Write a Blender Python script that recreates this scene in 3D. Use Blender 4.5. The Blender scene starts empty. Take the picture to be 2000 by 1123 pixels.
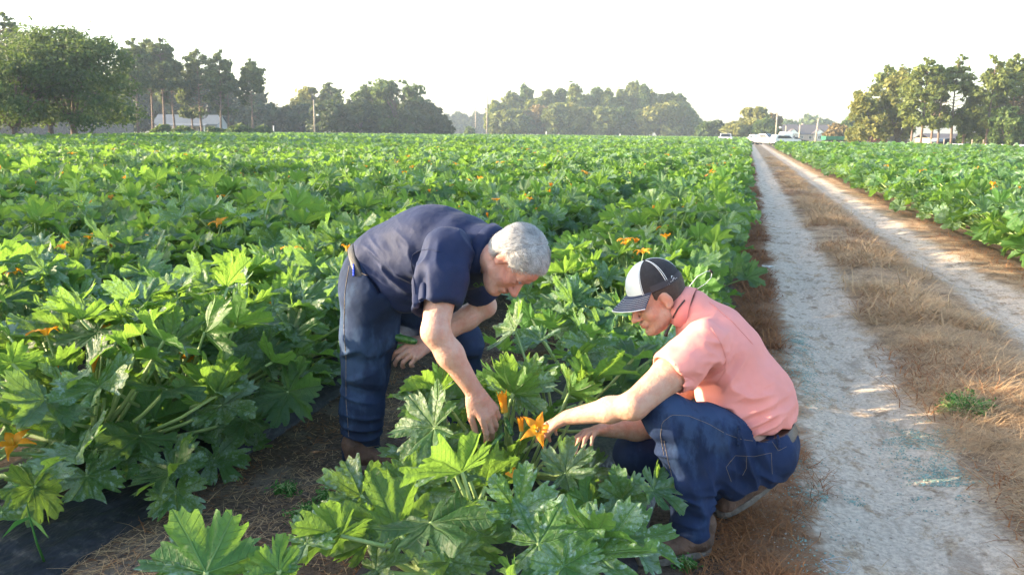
import bpy, math, random
import numpy as np
from mathutils import Vector, Matrix
from math import sin, cos, pi, radians, sqrt, atan2, exp

# ------------------------------------------------------------------ camera, sky, sun, exposure
scene = bpy.context.scene
FPX, EYE = 1600.0, 1.5
YAW, PITCH, ROLL = radians(15.75), radians(10.63), radians(0.6)
_f = np.array([-sin(YAW)*cos(PITCH), cos(YAW)*cos(PITCH), -sin(PITCH)])
_r0 = np.array([cos(YAW), sin(YAW), 0.0]); _u0 = np.cross(_r0, _f)
_r = cos(ROLL)*_r0 + sin(ROLL)*_u0; _u = -sin(ROLL)*_r0 + cos(ROLL)*_u0
cam_d = bpy.data.cameras.new('camera'); cam = bpy.data.objects.new('camera', cam_d)
scene.collection.objects.link(cam); scene.camera = cam
cam.matrix_world = Matrix(((_r[0], _u[0], -_f[0], 0), (_r[1], _u[1], -_f[1], 0), (_r[2], _u[2], -_f[2], EYE), (0, 0, 0, 1)))
cam_d.lens = 28.8; cam_d.sensor_width = 36; cam_d.clip_start = 0.05; cam_d.clip_end = 6000
cam_d.dof.use_dof = True; cam_d.dof.focus_distance = 3.3; cam_d.dof.aperture_fstop = 10

SUN_EL, SUN_AZ = radians(13.0), radians(192.0)     # azimuth of the sun, counter-clockwise from +X
world = bpy.data.worlds.new('World'); scene.world = world; world.use_nodes = True
wn = world.node_tree.nodes; bg = wn['Background']
sky = wn.new('ShaderNodeTexSky'); sky.sky_type = 'NISHITA'; sky.sun_disc = False
sky.sun_elevation = SUN_EL; sky.sun_rotation = pi/2 - SUN_AZ
sky.air_density = 1.0; sky.dust_density = 2.2; sky.ozone_density = 1.2
world.node_tree.links.new(sky.outputs[0], bg.inputs['Color']); bg.inputs['Strength'].default_value = 0.15
sun_d = bpy.data.lights.new('sun', 'SUN'); sun_d.energy = 4.2; sun_d.angle = radians(0.6); sun_d.color = (1.0, 0.80, 0.54)
sun = bpy.data.objects.new('sun', sun_d); scene.collection.objects.link(sun)
SUN = Vector((cos(SUN_EL)*cos(SUN_AZ), cos(SUN_EL)*sin(SUN_AZ), sin(SUN_EL)))
sun.rotation_euler = SUN.to_track_quat('Z', 'Y').to_euler()
vs = scene.view_settings; vs.view_transform = 'Standard'; vs.look = 'None'; vs.gamma = 1; vs.use_curve_mapping = False
vs.exposure = 2.3
scene.cycles.max_bounces = 6; scene.cycles.diffuse_bounces = 3; scene.cycles.glossy_bounces = 2
scene.cycles.transmission_bounces = 4; scene.cycles.transparent_max_bounces = 6; scene.cycles.volume_bounces = 0
scene.cycles.use_denoising = True

# ------------------------------------------------------------------ helpers
RS = np.random.RandomState(7)
def at(px, py, z):                       # a point seen at pixel px, py of the 2000 px wide photo, z metres ahead
    return np.array([0, 0, EYE]) + z*((px-1000)/FPX*_r - (py-561.5)/FPX*_u + _f)
def V(a): return np.array(a, float)
def unit(a): a = V(a); return a/np.linalg.norm(a)
def ground_at(px, z): p = at(px, 266, z); p[2] = 0; return p
def proj(P):
    d = np.asarray(P, float) - np.array([0, 0, EYE]); z = d @ _f
    return 1000 + FPX*(d @ _r)/z, 561.5 - FPX*(d @ _u)/z, z

def link(o, parent=None):
    scene.collection.objects.link(o)
    if parent is not None: o.parent = parent
    return o
def tag(o, label=None, cat=None, group=None, kind=None):
    if label: o['label'] = label
    if cat: o['category'] = cat
    if group: o['group'] = group
    if kind: o['kind'] = kind
    return o
def empty(name, loc=(0, 0, 0), rz=0):
    o = bpy.data.objects.new(name, None); o.location = loc; o.rotation_euler = (0, 0, rz); o.empty_display_size = .1
    return link(o)
def mesh_np(name, verts, faces_list, smooth=True, mats=None, mat_idx=None, uv=None, attrs=None):
    """faces_list: list of (n,k) int arrays of k-gons"""
    me = bpy.data.meshes.new(name)
    verts = np.asarray(verts, np.float32)
    fl = [np.asarray(f, np.int32) for f in faces_list if len(f)]
    loops = np.concatenate([f.ravel() for f in fl]); counts = np.concatenate([np.full(len(f), f.shape[1]) for f in fl])
    starts = np.concatenate([[0], np.cumsum(counts)[:-1]])
    me.vertices.add(len(verts)); me.vertices.foreach_set('co', verts.ravel())
    me.loops.add(len(loops)); me.loops.foreach_set('vertex_index', loops.astype(np.int32))
    me.polygons.add(len(counts)); me.polygons.foreach_set('loop_start', starts.astype(np.int32)); me.polygons.foreach_set('loop_total', counts.astype(np.int32))
    if mat_idx is not None: me.polygons.foreach_set('material_index', np.asarray(mat_idx, np.int32))
    me.polygons.foreach_set('use_smooth', np.full(len(counts), smooth))
    if uv is not None:
        l = me.uv_layers.new(name='UVMap'); l.data.foreach_set('uv', np.asarray(uv, np.float32)[loops].ravel())
    for k, a in (attrs or {}).items():
        a = np.asarray(a, np.float32)
        if a.ndim == 1:
            at_ = me.attributes.new(k, 'FLOAT', 'POINT'); at_.data.foreach_set('value', a)
        else:
            at_ = me.attributes.new(k, 'FLOAT_COLOR', 'POINT'); at_.data.foreach_set('color', np.c_[a, np.ones(len(a))].astype(np.float32).ravel())
    me.update(calc_edges=True); me.validate()
    for m in (mats or []): me.materials.append(m)
    return me
def obj(name, me, parent=None, loc=None):
    o = bpy.data.objects.new(name, me)
    if loc is not None: o.location = loc
    return link(o, parent)

class MB:
    """collects shapes into one mesh"""
    def __init__(s): s.v = []; s.f3 = []; s.f4 = []; s.fn = []; s.n = 0
    def add(s, v, quads=None, tris=None, ngons=None):
        v = np.asarray(v, float)
        if quads is not None and len(quads): s.f4.append(np.asarray(quads)+s.n)
        if tris is not None and len(tris): s.f3.append(np.asarray(tris)+s.n)
        for g in (ngons or []): s.fn.append(np.asarray([g])+s.n)
        s.v.append(v); s.n += len(v)
    def box(s, c, size, rz=0, bev=0):
        x, y, z = [a/2 for a in size]
        b = min(bev, x*.9, y*.9, z*.9)
        P = []
        if b <= 0:
            P = [(-x,-y,-z),(x,-y,-z),(x,y,-z),(-x,y,-z),(-x,-y,z),(x,-y,z),(x,y,z),(-x,y,z)]
            q = [(3,2,1,0),(4,5,6,7),(0,1,5,4),(1,2,6,5),(2,3,7,6),(3,0,4,7)]
            ng = None
        else:
            ring = [(-x+b,-y),(x-b,-y),(x,-y+b),(x,y-b),(x-b,y),(-x+b,y),(-x,y-b),(-x,-y+b)]
            ins = [(a-np.sign(a)*b*.7, c_-np.sign(c_)*b*.7) for a, c_ in ring]
            P = [(a, c_, -z) for a, c_ in ins]+[(a, c_, -z+b) for a, c_ in ring]+[(a, c_, z-b) for a, c_ in ring]+[(a, c_, z) for a, c_ in ins]
            q = [(k*8+i, k*8+(i+1) % 8, k*8+8+(i+1) % 8, k*8+8+i) for k in range(3) for i in range(8)]
            ng = [tuple(range(7, -1, -1)), tuple(range(24, 32))]
        P = np.array(P); R = np.array([[cos(rz), -sin(rz), 0], [sin(rz), cos(rz), 0], [0, 0, 1]])
        s.add(P @ R.T + V(c), q, None, ng)
    def tube(s, pts, rad, n=6, cap=True):
        pts = [V(p) for p in pts]; m = len(pts)
        rad = [rad]*m if np.isscalar(rad) else list(rad)
        t0 = unit(pts[1]-pts[0]); a = np.cross(t0, [0, 0, 1]); a = unit(a) if np.linalg.norm(a) > 1e-3 else V((1, 0, 0))
        vs_ = []
        for i, p in enumerate(pts):
            t = unit(pts[min(i+1, m-1)]-pts[max(i-1, 0)])
            a = unit(a - t*(a @ t)); b = np.cross(t, a)
            for j in range(n):
                w = 2*pi*j/n; vs_.append(p + rad[i]*(a*cos(w)+b*sin(w)))
        q = [(i*n+j, i*n+(j+1) % n, (i+1)*n+(j+1) % n, (i+1)*n+j) for i in range(m-1) for j in range(n)]
        s.add(vs_, q, None, [tuple(range(n-1, -1, -1)), tuple(range((m-1)*n, m*n))] if cap else None)
    def prism(s, poly, y0, y1, M=None):
        """poly in (x,z), extruded along y"""
        n = len(poly); P = np.array([(a, y0, b) for a, b in poly]+[(a, y1, b) for a, b in poly], float)
        if M is not None: P = P @ np.array(M)[:3, :3].T + np.array(M)[:3, 3]
        q = [(i, (i+1) % n, n+(i+1) % n, n+i) for i in range(n)]
        s.add(P, q, None, [tuple(range(n-1, -1, -1)), tuple(range(n, 2*n))])
    def lathe(s, prof, c=(0, 0, 0), n=16):
        P = [(r_*cos(2*pi*j/n), r_*sin(2*pi*j/n), z_) for r_, z_ in prof for j in range(n)]; m = len(prof)
        s.add(np.array(P)+V(c), [(i*n+j, i*n+(j+1) % n, (i+1)*n+(j+1) % n, (i+1)*n+j) for i in range(m-1) for j in range(n)],
              None, [tuple(range(n-1, -1, -1)), tuple(range((m-1)*n, m*n))])
    def build(s, name, mat, parent=None, smooth=False, tf=None):
        v = np.concatenate(s.v)
        me = mesh_np(name, v, ([np.concatenate(s.f4)] if s.f4 else [])+([np.concatenate(s.f3)] if s.f3 else [])+s.fn, smooth, [mat])
        o = obj(name, me, parent)
        if tf is not None: o.matrix_local = tf
        return o

# numpy value noise
_P = np.random.RandomState(3).rand(64, 64, 64).astype(np.float32)
def vnoise(P, s=1.0):
    P = np.asarray(P, np.float64)/s
    if P.shape[-1] == 2: P = np.concatenate([P, np.zeros(P.shape[:-1]+(1,))], -1)
    i = np.floor(P).astype(np.int64); f_ = P-i; f_ = f_*f_*(3-2*f_); i &= 63; j = (i+1) & 63
    g = lambda a, b, c: _P[a[..., 0], b[..., 1], c[..., 2]]
    x, y, z = f_[..., 0], f_[..., 1], f_[..., 2]
    c00 = g(i, i, i)*(1-x)+g(j, i, i)*x; c10 = g(i, j, i)*(1-x)+g(j, j, i)*x
    c01 = g(i, i, j)*(1-x)+g(j, i, j)*x; c11 = g(i, j, j)*(1-x)+g(j, j, j)*x
    return ((c00*(1-y)+c10*y)*(1-z)+(c01*(1-y)+c11*y)*z)*2-1
def fbm(P, s=1.0, o=4):
    r = 0; a = 1; t = 0
    for k in range(o): r = r + a*vnoise(P, s); t += a; a *= .5; s *= .47
    return r/t
def sstep(a, b, x): t = np.clip((x-a)/(b-a), 0, 1); return t*t*(3-2*t)

# ------------------------------------------------------------------ materials
class NT:
    def __init__(s, name):
        s.m = bpy.data.materials.new(name); s.m.use_nodes = True; s.t = s.m.node_tree; s.n = s.t.nodes
        s.bsdf = s.n['Principled BSDF']; s.out = s.n['Material Output']
    def new(s, typ, **kw):
        nd = s.n.new('ShaderNode'+typ)
        for k, v in kw.items():
            if k.startswith('_'): setattr(nd, k[1:], v)
        return nd
    def set(s, nd, inp, v):
        if hasattr(v, 'is_output'): s.t.links.new(v, nd.inputs[inp])
        elif isinstance(v, bpy.types.Node): s.t.links.new(v.outputs[0], nd.inputs[inp])
        else: nd.inputs[inp].default_value = v
    def math(s, op, a, b=0.0, c=0.0, clamp=False):
        nd = s.new('Math', _operation=op, _use_clamp=clamp); s.set(nd, 0, a); s.set(nd, 1, b)
        if op in ('MULTIPLY_ADD', 'SMOOTH_MIN'): s.set(nd, 2, c)
        return nd.outputs[0]
    def ss(s, x, a, b):                 # smoothstep
        nd = s.new('MapRange', _interpolation_type='SMOOTHSTEP'); s.set(nd, 0, x); s.set(nd, 1, a); s.set(nd, 2, b); return nd.outputs[0]
    def mix(s, f, a, b, mode='MIX'):
        nd = s.new('Mix', _data_type='RGBA', _blend_type=mode); s.set(nd, 0, f)
        s.set(nd, 6, a if not isinstance(a, tuple) else tuple(a)+(1,)); s.set(nd, 7, b if not isinstance(b, tuple) else tuple(b)+(1,))
        return nd.outputs[2]
    def noise(s, scale, detail=4, vec=None, rough=.5, out=0):
        nd = s.new('TexNoise'); s.set(nd, 'Scale', scale); s.set(nd, 'Detail', detail); s.set(nd, 'Roughness', rough)
        if vec is not None: s.set(nd, 'Vector', vec)
        return nd.outputs[out]
    def pos(s): return s.new('NewGeometry').outputs['Position']
    def obco(s): return s.new('TexCoord').outputs['Object']
    def sep(s, v):
        nd = s.new('SeparateXYZ'); s.set(nd, 0, v); return nd.outputs
    def scale(s, v, sc):
        nd = s.new('Mapping'); s.set(nd, 0, v); nd.inputs['Scale'].default_value = sc; return nd.outputs[0]
    def attr(s, name, out='Fac'): nd = s.new('Attribute'); nd.attribute_name = name; return nd.outputs[out]
    def bump(s, h, dist=.01, strength=1.0):
        nd = s.new('Bump'); s.set(nd, 'Height', h); s.set(nd, 'Distance', dist); s.set(nd, 'Strength', strength)
        s.t.links.new(nd.outputs[0], s.bsdf.inputs['Normal']); return nd.outputs[0]
    def base(s, c): s.set(s.bsdf, 'Base Color', c if not isinstance(c, tuple) else tuple(c)+(1,))
    def rough(s, v): s.set(s.bsdf, 'Roughness', v)
def simple(name, col, rough=.6, var=.25, vscale=8, bump=0, bscale=60, metallic=0, spec=None):
    n = NT(name); f_ = n.noise(vscale, 5, n.obco())
    n.base(n.mix(n.ss(f_, .3, .7), tuple(c*(1-var) for c in col), tuple(min(1, c*(1+var)) for c in col)))
    n.rough(rough); n.bsdf.inputs['Metallic'].default_value = metallic
    if spec is not None: n.bsdf.inputs['Specular IOR Level'].default_value = spec
    if bump: n.bump(n.noise(bscale, 4, n.obco()), bump)
    return n.m
M = {}
HAZE = .00045
SHADE = [(-37, -5.5, 9.8, 9), (-41, .5, 12.3, 9), (-44, 8, 11, 8), (-58, 29, 12, 11), (-63, 38, 13, 12), (-67, 48, 12, 11)]
def leaf_mat(name, top_d, top_l, silver, trans, under, dry=False):
    n = NT(name)
    uvn = n.new('UVMap'); uvn.uv_map = 'UVMap'; su = n.sep(uvn.outputs[0]); u_, v_ = su[0], su[1]
    rnd = n.attr('rnd'); orn = n.new('ObjectInfo').outputs['Random']
    pos = n.pos()
    main = n.math('SUBTRACT', 1, n.ss(v_, .008, .026))
    side = n.math('FRACT', n.math('MULTIPLY', n.math('SUBTRACT', u_, n.math('MULTIPLY', v_, .75)), 7.5))
    side = n.math('MULTIPLY', n.math('SUBTRACT', 1, n.ss(n.math('ABSOLUTE', n.math('SUBTRACT', side, .5)), .03, .09)), .5)
    vein = n.math('MAXIMUM', main, side)
    big = n.noise(9, 3, pos); fine = n.noise(75, 5, pos, .7)
    sil = n.math('MULTIPLY', n.ss(n.math('ADD', n.math('MULTIPLY', fine, .6), n.math('MULTIPLY', big, .55)), .53, .66),
                 n.ss(rnd, .0, .7))
    c = n.mix(n.ss(n.math('ADD', big, n.math('MULTIPLY', rnd, .5)), .45, 1.0), top_d, top_l)
    c = n.mix(n.math('MULTIPLY', sil, .6), c, silver)
    blot = n.math('MULTIPLY', n.ss(n.noise(34, 4, pos, .6), .585, .635), n.ss(rnd, .25, .8)); c = n.mix(n.math('MULTIPLY', blot, .6), c, tuple(a*1.45 for a in silver))
    c = n.mix(n.math('MULTIPLY', vein, .55), c, tuple(a*1.5+.03 for a in top_l))
    bf = n.new('NewGeometry').outputs['Backfacing']
    cu = n.mix(n.math('MULTIPLY', vein, .6), under, tuple(a*1.5+.04 for a in under))
    c = n.mix(bf, c, cu)
    hs = n.new('HueSaturation'); n.set(hs, 'Color', c); n.set(hs, 'Hue', n.math('MULTIPLY_ADD', orn, .024, .488))
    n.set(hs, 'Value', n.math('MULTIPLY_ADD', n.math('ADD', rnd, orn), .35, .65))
    n.set(hs, 'Saturation', 1.06); n.base(hs.outputs[0]); n.rough(.46); n.bsdf.inputs['Specular IOR Level'].default_value = .38
    bh = n.math('ADD', n.math('MULTIPLY', vein, -.6), n.noise(38, 3, pos))
    nb = n.bump(bh, .012, .9)
    tr = n.new('BsdfTranslucent'); tc = n.mix(n.math('MULTIPLY', vein, .6), trans, tuple(a*.5 for a in trans))
    n.set(tr, 'Color', tc); n.set(tr, 'Normal', nb)
    mx = n.new('MixShader'); n.set(mx, 0, .42); n.set(mx, 1, n.bsdf.outputs[0]); n.set(mx, 2, tr.outputs[0])
    n.t.links.new(mx.outputs[0], n.out.inputs['Surface']); return n.m
M['leaf'] = leaf_mat('zucchini_leaf', (.034, .098, .046), (.085, .165, .044), (.26, .35, .31), (.25, .44, .055), (.09, .19, .06))
M['leaf_far'] = M['leaf']

n = NT('zucchini_stalk'); f_ = n.noise(30, 3, n.scale(n.pos(), (1, 1, .3)))
n.base(n.mix(f_, (.17, .30, .08), (.42, .52, .22))); n.rough(.5); n.bump(n.noise(220, 2, n.pos()), .003)
n.bsdf.inputs['Subsurface Weight'].default_value = .0; M['stalk'] = n.m

n = NT('petal_orange'); f_ = n.noise(40, 3, n.pos()); zz = n.attr('t')
pc = n.mix(zz, (.60, .42, .05), n.mix(f_, (.88, .29, .01), (.98, .44, .02)))
n.base(pc); n.rough(.55)
tr = n.new('BsdfTranslucent'); n.set(tr, 'Color', n.mix(.5, pc, (1., .5, .02)))
mx = n.new('MixShader'); n.set(mx, 0, .4); n.set(mx, 1, n.bsdf.outputs[0]); n.set(mx, 2, tr.outputs[0])
n.t.links.new(mx.outputs[0], n.out.inputs['Surface']); M['petal'] = n.m

n = NT('zucchini_fruit'); f_ = n.noise(90, 4, n.pos(), .7)
n.base(n.mix(n.ss(f_, .5, .62), (.03, .10, .02), (.12, .24, .06))); n.rough(.3); M['fruit'] = n.m

# soil, sand track, dead grass margins: laid out by world position (X runs across the rows)
n = NT('field_soil'); P = n.pos(); s_ = n.sep(P); X, Y = s_[0], s_[1]
wob = n.math('MULTIPLY', n.math('SUBTRACT', n.noise(.8, 3, P), .5), .45)
wob2 = n.math('MULTIPLY', n.math('SUBTRACT', n.noise(6, 5, P, .7), .5), .38)
Xw = n.math('ADD', X, n.math('ADD', wob, wob2))
def band(c, w, e): return n.math('SUBTRACT', 1, n.ss(n.math('ABSOLUTE', n.math('SUBTRACT', Xw, c)), w-e, w+e))
rut = n.math('MAXIMUM', band(.68, .33, .10), band(2.36, .31, .10))
streak = n.noise(6, 5, n.scale(P, (1.4, .35, 1)), .6)
fine = n.noise(45, 5, P, .7); crumb = n.noise(130, 3, P, .7); mid = n.noise(3.2, 4, P)
sand = n.mix(n.ss(fine, .35, .65), (.53, .425, .335), (.77, .645, .515))
sand = n.mix(n.math('MULTIPLY', n.ss(streak, .53, .68), .55), sand, (.30, .225, .165)); sand = n.mix(n.math('MULTIPLY', n.ss(n.noise(22, 5, n.scale(P, (1, .5, 1)), .75), .58, .70), .3), sand, (.15, .125, .10))
soil = n.mix(n.ss(fine, .3, .7), (.065, .045, .034), (.17, .125, .095))
soil = n.mix(n.math('MULTIPLY', n.ss(mid, .52, .66), .75), soil, (.20, .165, .135))
track = n.math('MULTIPLY', n.ss(Xw, -.02, .15), n.math('SUBTRACT', 1, n.ss(Xw, 2.95, 3.15)))
verge = n.mix(n.ss(fine, .38, .62), (.32, .21, .13), (.58, .42, .27))
verge = n.mix(n.math('MULTIPLY', n.ss(mid, .46, .6), .55), verge, (.12, .075, .05))
c = n.mix(track, soil, verge)
rr = n.math('MULTIPLY', rut, n.math('SUBTRACT', 1, n.math('MULTIPLY', n.ss(n.noise(7, 6, n.scale(P, (1, .6, 1)), .7), .50, .62), .75)))
c = n.mix(rr, c, sand)
redm = n.math('MULTIPLY', n.math('MULTIPLY', n.ss(Xw, -.1, .06), n.math('SUBTRACT', 1, n.ss(Xw, .28, .42))), n.ss(fine, .35, .55))
c = n.mix(n.math('MULTIPLY', redm, .8), c, (.26, .11, .05))
# far land beyond the crops is mown grass
far = n.math('MAXIMUM', n.ss(Y, 100, 104), n.math('MAXIMUM', n.math('SUBTRACT', 1, n.ss(X, -175, -170)), n.ss(X, 28, 31)))
grassc = n.mix(n.ss(n.noise(.3, 5, P), .4, .6), (.11, .15, .035), (.24, .22, .08))
farm = n.math('MULTIPLY', far, n.math('MAXIMUM', n.ss(X, 3.2, 4.5), n.ss(Y, 296, 300)))
c = n.mix(farm, c, grassc)
n.base(c); n.rough(.95); n.bsdf.inputs['Specular IOR Level'].default_value = .15
tread = n.math('MULTIPLY', n.math('SINE', n.math('MULTIPLY', Y, 55)), n.math('MULTIPLY', rut, .18))
n.bump(n.math('ADD', n.math('ADD', fine, n.math('MULTIPLY', crumb, .5)), tread), .02, 1.0); M['soil'] = n.m

n = NT('black_plastic_film'); P = n.pos(); f_ = n.noise(5, 5, P)
n.base(n.mix(n.ss(n.noise(22, 5, P, .7), .52, .72), (.010, .011, .018), (.06, .055, .055))); n.rough(n.math('MULTIPLY_ADD', f_, .3, .38))
n.bump(n.noise(12, 4, n.scale(P, (1, .4, 1))), .05, .8); M['film'] = n.m

def straw(name, a, b, trans=.25):
    n = NT(name); f_ = n.attr('rnd'); c = n.mix(f_, a, b); n.base(c); n.rough(.8); n.bsdf.inputs['Specular IOR Level'].default_value = .2
    tr = n.new('BsdfTranslucent'); n.set(tr, 'Color', c)
    mx = n.new('MixShader'); n.set(mx, 0, trans); n.set(mx, 1, n.bsdf.outputs[0]); n.set(mx, 2, tr.outputs[0])
    n.t.links.new(mx.outputs[0], n.out.inputs['Surface']); return n.m
M['straw'] = straw('dry_straw', (.36, .22, .115), (.68, .49, .29))
M['redgrass'] = straw('dead_red_grass', (.16, .060, .028), (.44, .21, .09))
M['weed'] = straw('weed_leaves', (.04, .14, .03), (.12, .28, .06), .35)
M['crumb'] = simple('blue_green_crumbs', (.22, .34, .30), .8, .3, 30)
def crown_mat(name, a, b, trans):
    n = NT(name); f_ = n.attr('rnd'); c = n.mix(n.ss(f_, .1, .9), a, b)
    n.base(c); n.rough(.6); n.bsdf.inputs['Specular IOR Level'].default_value = .25
    tr = n.new('BsdfTranslucent'); n.set(tr, 'Color', trans+(1,))
    mx = n.new('MixShader'); n.set(mx, 0, .3); n.set(mx, 1, n.bsdf.outputs[0]); n.set(mx, 2, tr.outputs[0])
    n.t.links.new(mx.outputs[0], n.out.inputs['Surface']); return n.m
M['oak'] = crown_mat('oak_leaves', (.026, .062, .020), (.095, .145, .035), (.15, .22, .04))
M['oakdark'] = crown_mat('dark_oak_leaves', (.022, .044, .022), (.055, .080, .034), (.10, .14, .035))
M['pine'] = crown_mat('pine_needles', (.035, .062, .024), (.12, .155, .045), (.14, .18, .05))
M['pecan'] = crown_mat('yellow_green_leaves', (.07, .095, .025), (.20, .20, .055), (.34, .33, .06))  # yellow green leaves; part of the yellow stands in for sunlight
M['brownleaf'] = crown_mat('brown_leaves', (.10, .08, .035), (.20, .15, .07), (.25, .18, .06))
M['bark'] = simple('bark', (.13, .095, .075), .9, .35, 3, .03, 20)
M['pinebark'] = simple('pine_bark', (.16, .115, .09), .9, .35, 3, .03, 20)
M['wood'] = simple('weathered_wood', (.20, .17, .15), .85, .3, 4, .01, 30)
M['polewood'] = simple('pole_wood', (.36, .30, .24), .85, .2, 4)
M['white'] = simple('white_paint', (.80, .80, .78), .45, .05, 3)
M['carwhite'] = simple('white_car_paint', (.78, .79, .80), .25, .04, 1)
M['glass'] = simple('dark_glass', (.03, .035, .04), .08, .1, 1)
M['rubber'] = simple('rubber', (.02, .02, .02), .8, .2, 10)
M['rim'] = simple('wheel_metal', (.35, .35, .36), .35, .1, 5, metallic=.7)
M['redpaint'] = simple('red_truck_paint', (.30, .035, .03), .35, .15, 3)
M['greenpaint'] = simple('green_trailer_paint', (.02, .17, .085), .45, .2, 3)
M['darkpaint'] = simple('dark_car_paint', (.03, .035, .045), .25, .1, 2)
M['shingle'] = simple('dark_shingles', (.10, .085, .095), .9, .2, 4, .02, 15)
M['metalroof'] = simple('metal_roof', (.11, .13, .15), .8, .08, 2)
M['siding'] = simple('pale_siding', (.40, .38, .37), .7, .06, 3)
M['brickwall'] = simple('tan_brick', (.42, .32, .26), .85, .2, 12)
M['steel'] = simple('galvanised_steel', (.45, .46, .47), .4, .1, 5, metallic=.5)
M['bluehose'] = simple('blue_hose_plastic', (.02, .05, .20), .4, .1, 5)
M['lens'] = simple('headlight_lens', (.7, .7, .7), .1, .05, 5)
M['taillight'] = simple('tail_light_red', (.35, .02, .02), .2, .1, 5)
M['pinelit'] = crown_mat('sunlit_pine_needles', (.045, .075, .025), (.165, .20, .05), (.26, .30, .05))  # lighter copy of the pine needles, low sunlight put into its colour
M['oaklit'] = crown_mat('sunlit_oak_leaves', (.040, .070, .022), (.15, .175, .05), (.22, .25, .05))  # oak greens lightened so that the colour itself carries the sun
# ------------------------------------------------------------------ the setting
ROWS_L = [-.75-1.9*k for k in range(90)]
ROWS_R = [3.72+1.9*k for k in range(14)]
def axis(segs):
    out = []
    for a, b, st in segs: out.append(np.arange(a, b, st))
    return np.concatenate(out+[[segs[-1][1]]])
gx = axis([(-800, -400, 100), (-400, -60, 40), (-60, -8, 2), (-8, -3.2, .12), (-3.2, 3.6, .025), (3.6, 9, .12), (9, 60, 3), (60, 400, 40), (400, 800, 100)])
gy = axis([(-400, -200, 100), (-200, -10, 20), (-10, 1.6, .8), (1.6, 9, .025), (9, 20, .07), (20, 60, .5), (60, 300, 8), (300, 900, 100)])
GX, GY = np.meshgrid(gx, gy, indexing='ij')
def ground_h(x, y):
    P = np.stack([x, y], -1); w = fbm(P, 1.1, 2)*.10
    xx = x+w
    near = np.exp(-np.maximum(0, y-40)/40)*(np.abs(x) < 30)
    h = -.045*np.exp(-((xx-.68)/.24)**2) - .045*np.exp(-((xx-2.36)/.24)**2) + .045*np.exp(-((xx-1.5)/.38)**2)
    h = h + .05*sstep(-2.5, -2.0, -np.abs(x-3.3)-1.5)*0
    rough = .5+.5*np.clip(vnoise(P, .7), -1, 1)
    h = h + .014*fbm(P, .16, 3)*rough + .005*fbm(P, .045, 2)
    rutm = np.exp(-((xx-.68)/.3)**4)+np.exp(-((xx-2.36)/.3)**4)
    h = h*(1-0*rutm) + .005*np.sin(xx*2*pi/.05)*rutm*np.clip(vnoise(P, 1.6)+.2, 0, 1) - .007*np.sin(y*46+3*vnoise(P, .3))*rutm*np.clip(vnoise(P, 1.3)+.3, 0, 1)
    for rx in ROWS_L[:4]+ROWS_R[:2]: h = h - .05*np.exp(-((x-rx)/.35)**4)
    return h*near
GZ = ground_h(GX, GY)
nx, ny = GX.shape; idx = np.arange(nx*ny).reshape(nx, ny)
q = np.stack([idx[:-1, :-1], idx[1:, :-1], idx[1:, 1:], idx[:-1, 1:]], -1).reshape(-1, 4)
g = obj('ground', mesh_np('ground', np.stack([GX, GY, GZ], -1).reshape(-1, 3), [q], True, [M['soil']]))
tag(g, kind='structure')
def hz(x, y): return float(ground_h(np.array([x], float), np.array([y], float))[0])

# raised beds under black plastic film
def film(cx, y0, y1, name_label, rnd):
    ys = np.arange(y0, y1, .06 if y1 < 12 else .3); us = np.linspace(-1, 1, 25)
    U, Yg = np.meshgrid(us, ys, indexing='ij'); hw = .50 if cx < 1 else .27
    prof = .13*(1-np.clip(np.abs(U)*1.25-.25, 0, 1)**2.2)
    Xg = cx+U*hw*(1+.03*vnoise(np.stack([U*0+cx, Yg], -1), .7))
    Z = prof-.012+.014*fbm(np.stack([Xg*1.0, Yg*.5], -1), .14, 3)*(1-np.abs(U)**3*.5)
    Z[0] = -.08; Z[-1] = -.08
    n0, n1 = U.shape; ii = np.arange(n0*n1).reshape(n0, n1)
    qq = np.stack([ii[:-1, :-1], ii[1:, :-1], ii[1:, 1:], ii[:-1, 1:]], -1).reshape(-1, 4)
    o = obj('mulch_film', mesh_np('mulch_film', np.stack([Xg, Yg, Z], -1).reshape(-1, 3), [qq], True, [M['film']]))
    tag(o, name_label, 'plastic film', 'black plastic film over the crop beds')
film(ROWS_L[0], .6, 30, 'black plastic film over the bed of the crop row beside the dirt track', 1)
film(ROWS_L[1], .6, 30, 'shiny black plastic film over the bed bared at the lower left corner', 2)
film(ROWS_L[2], 1.2, 30, 'black plastic film under the third crop row left of the dirt track', 3)

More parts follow.
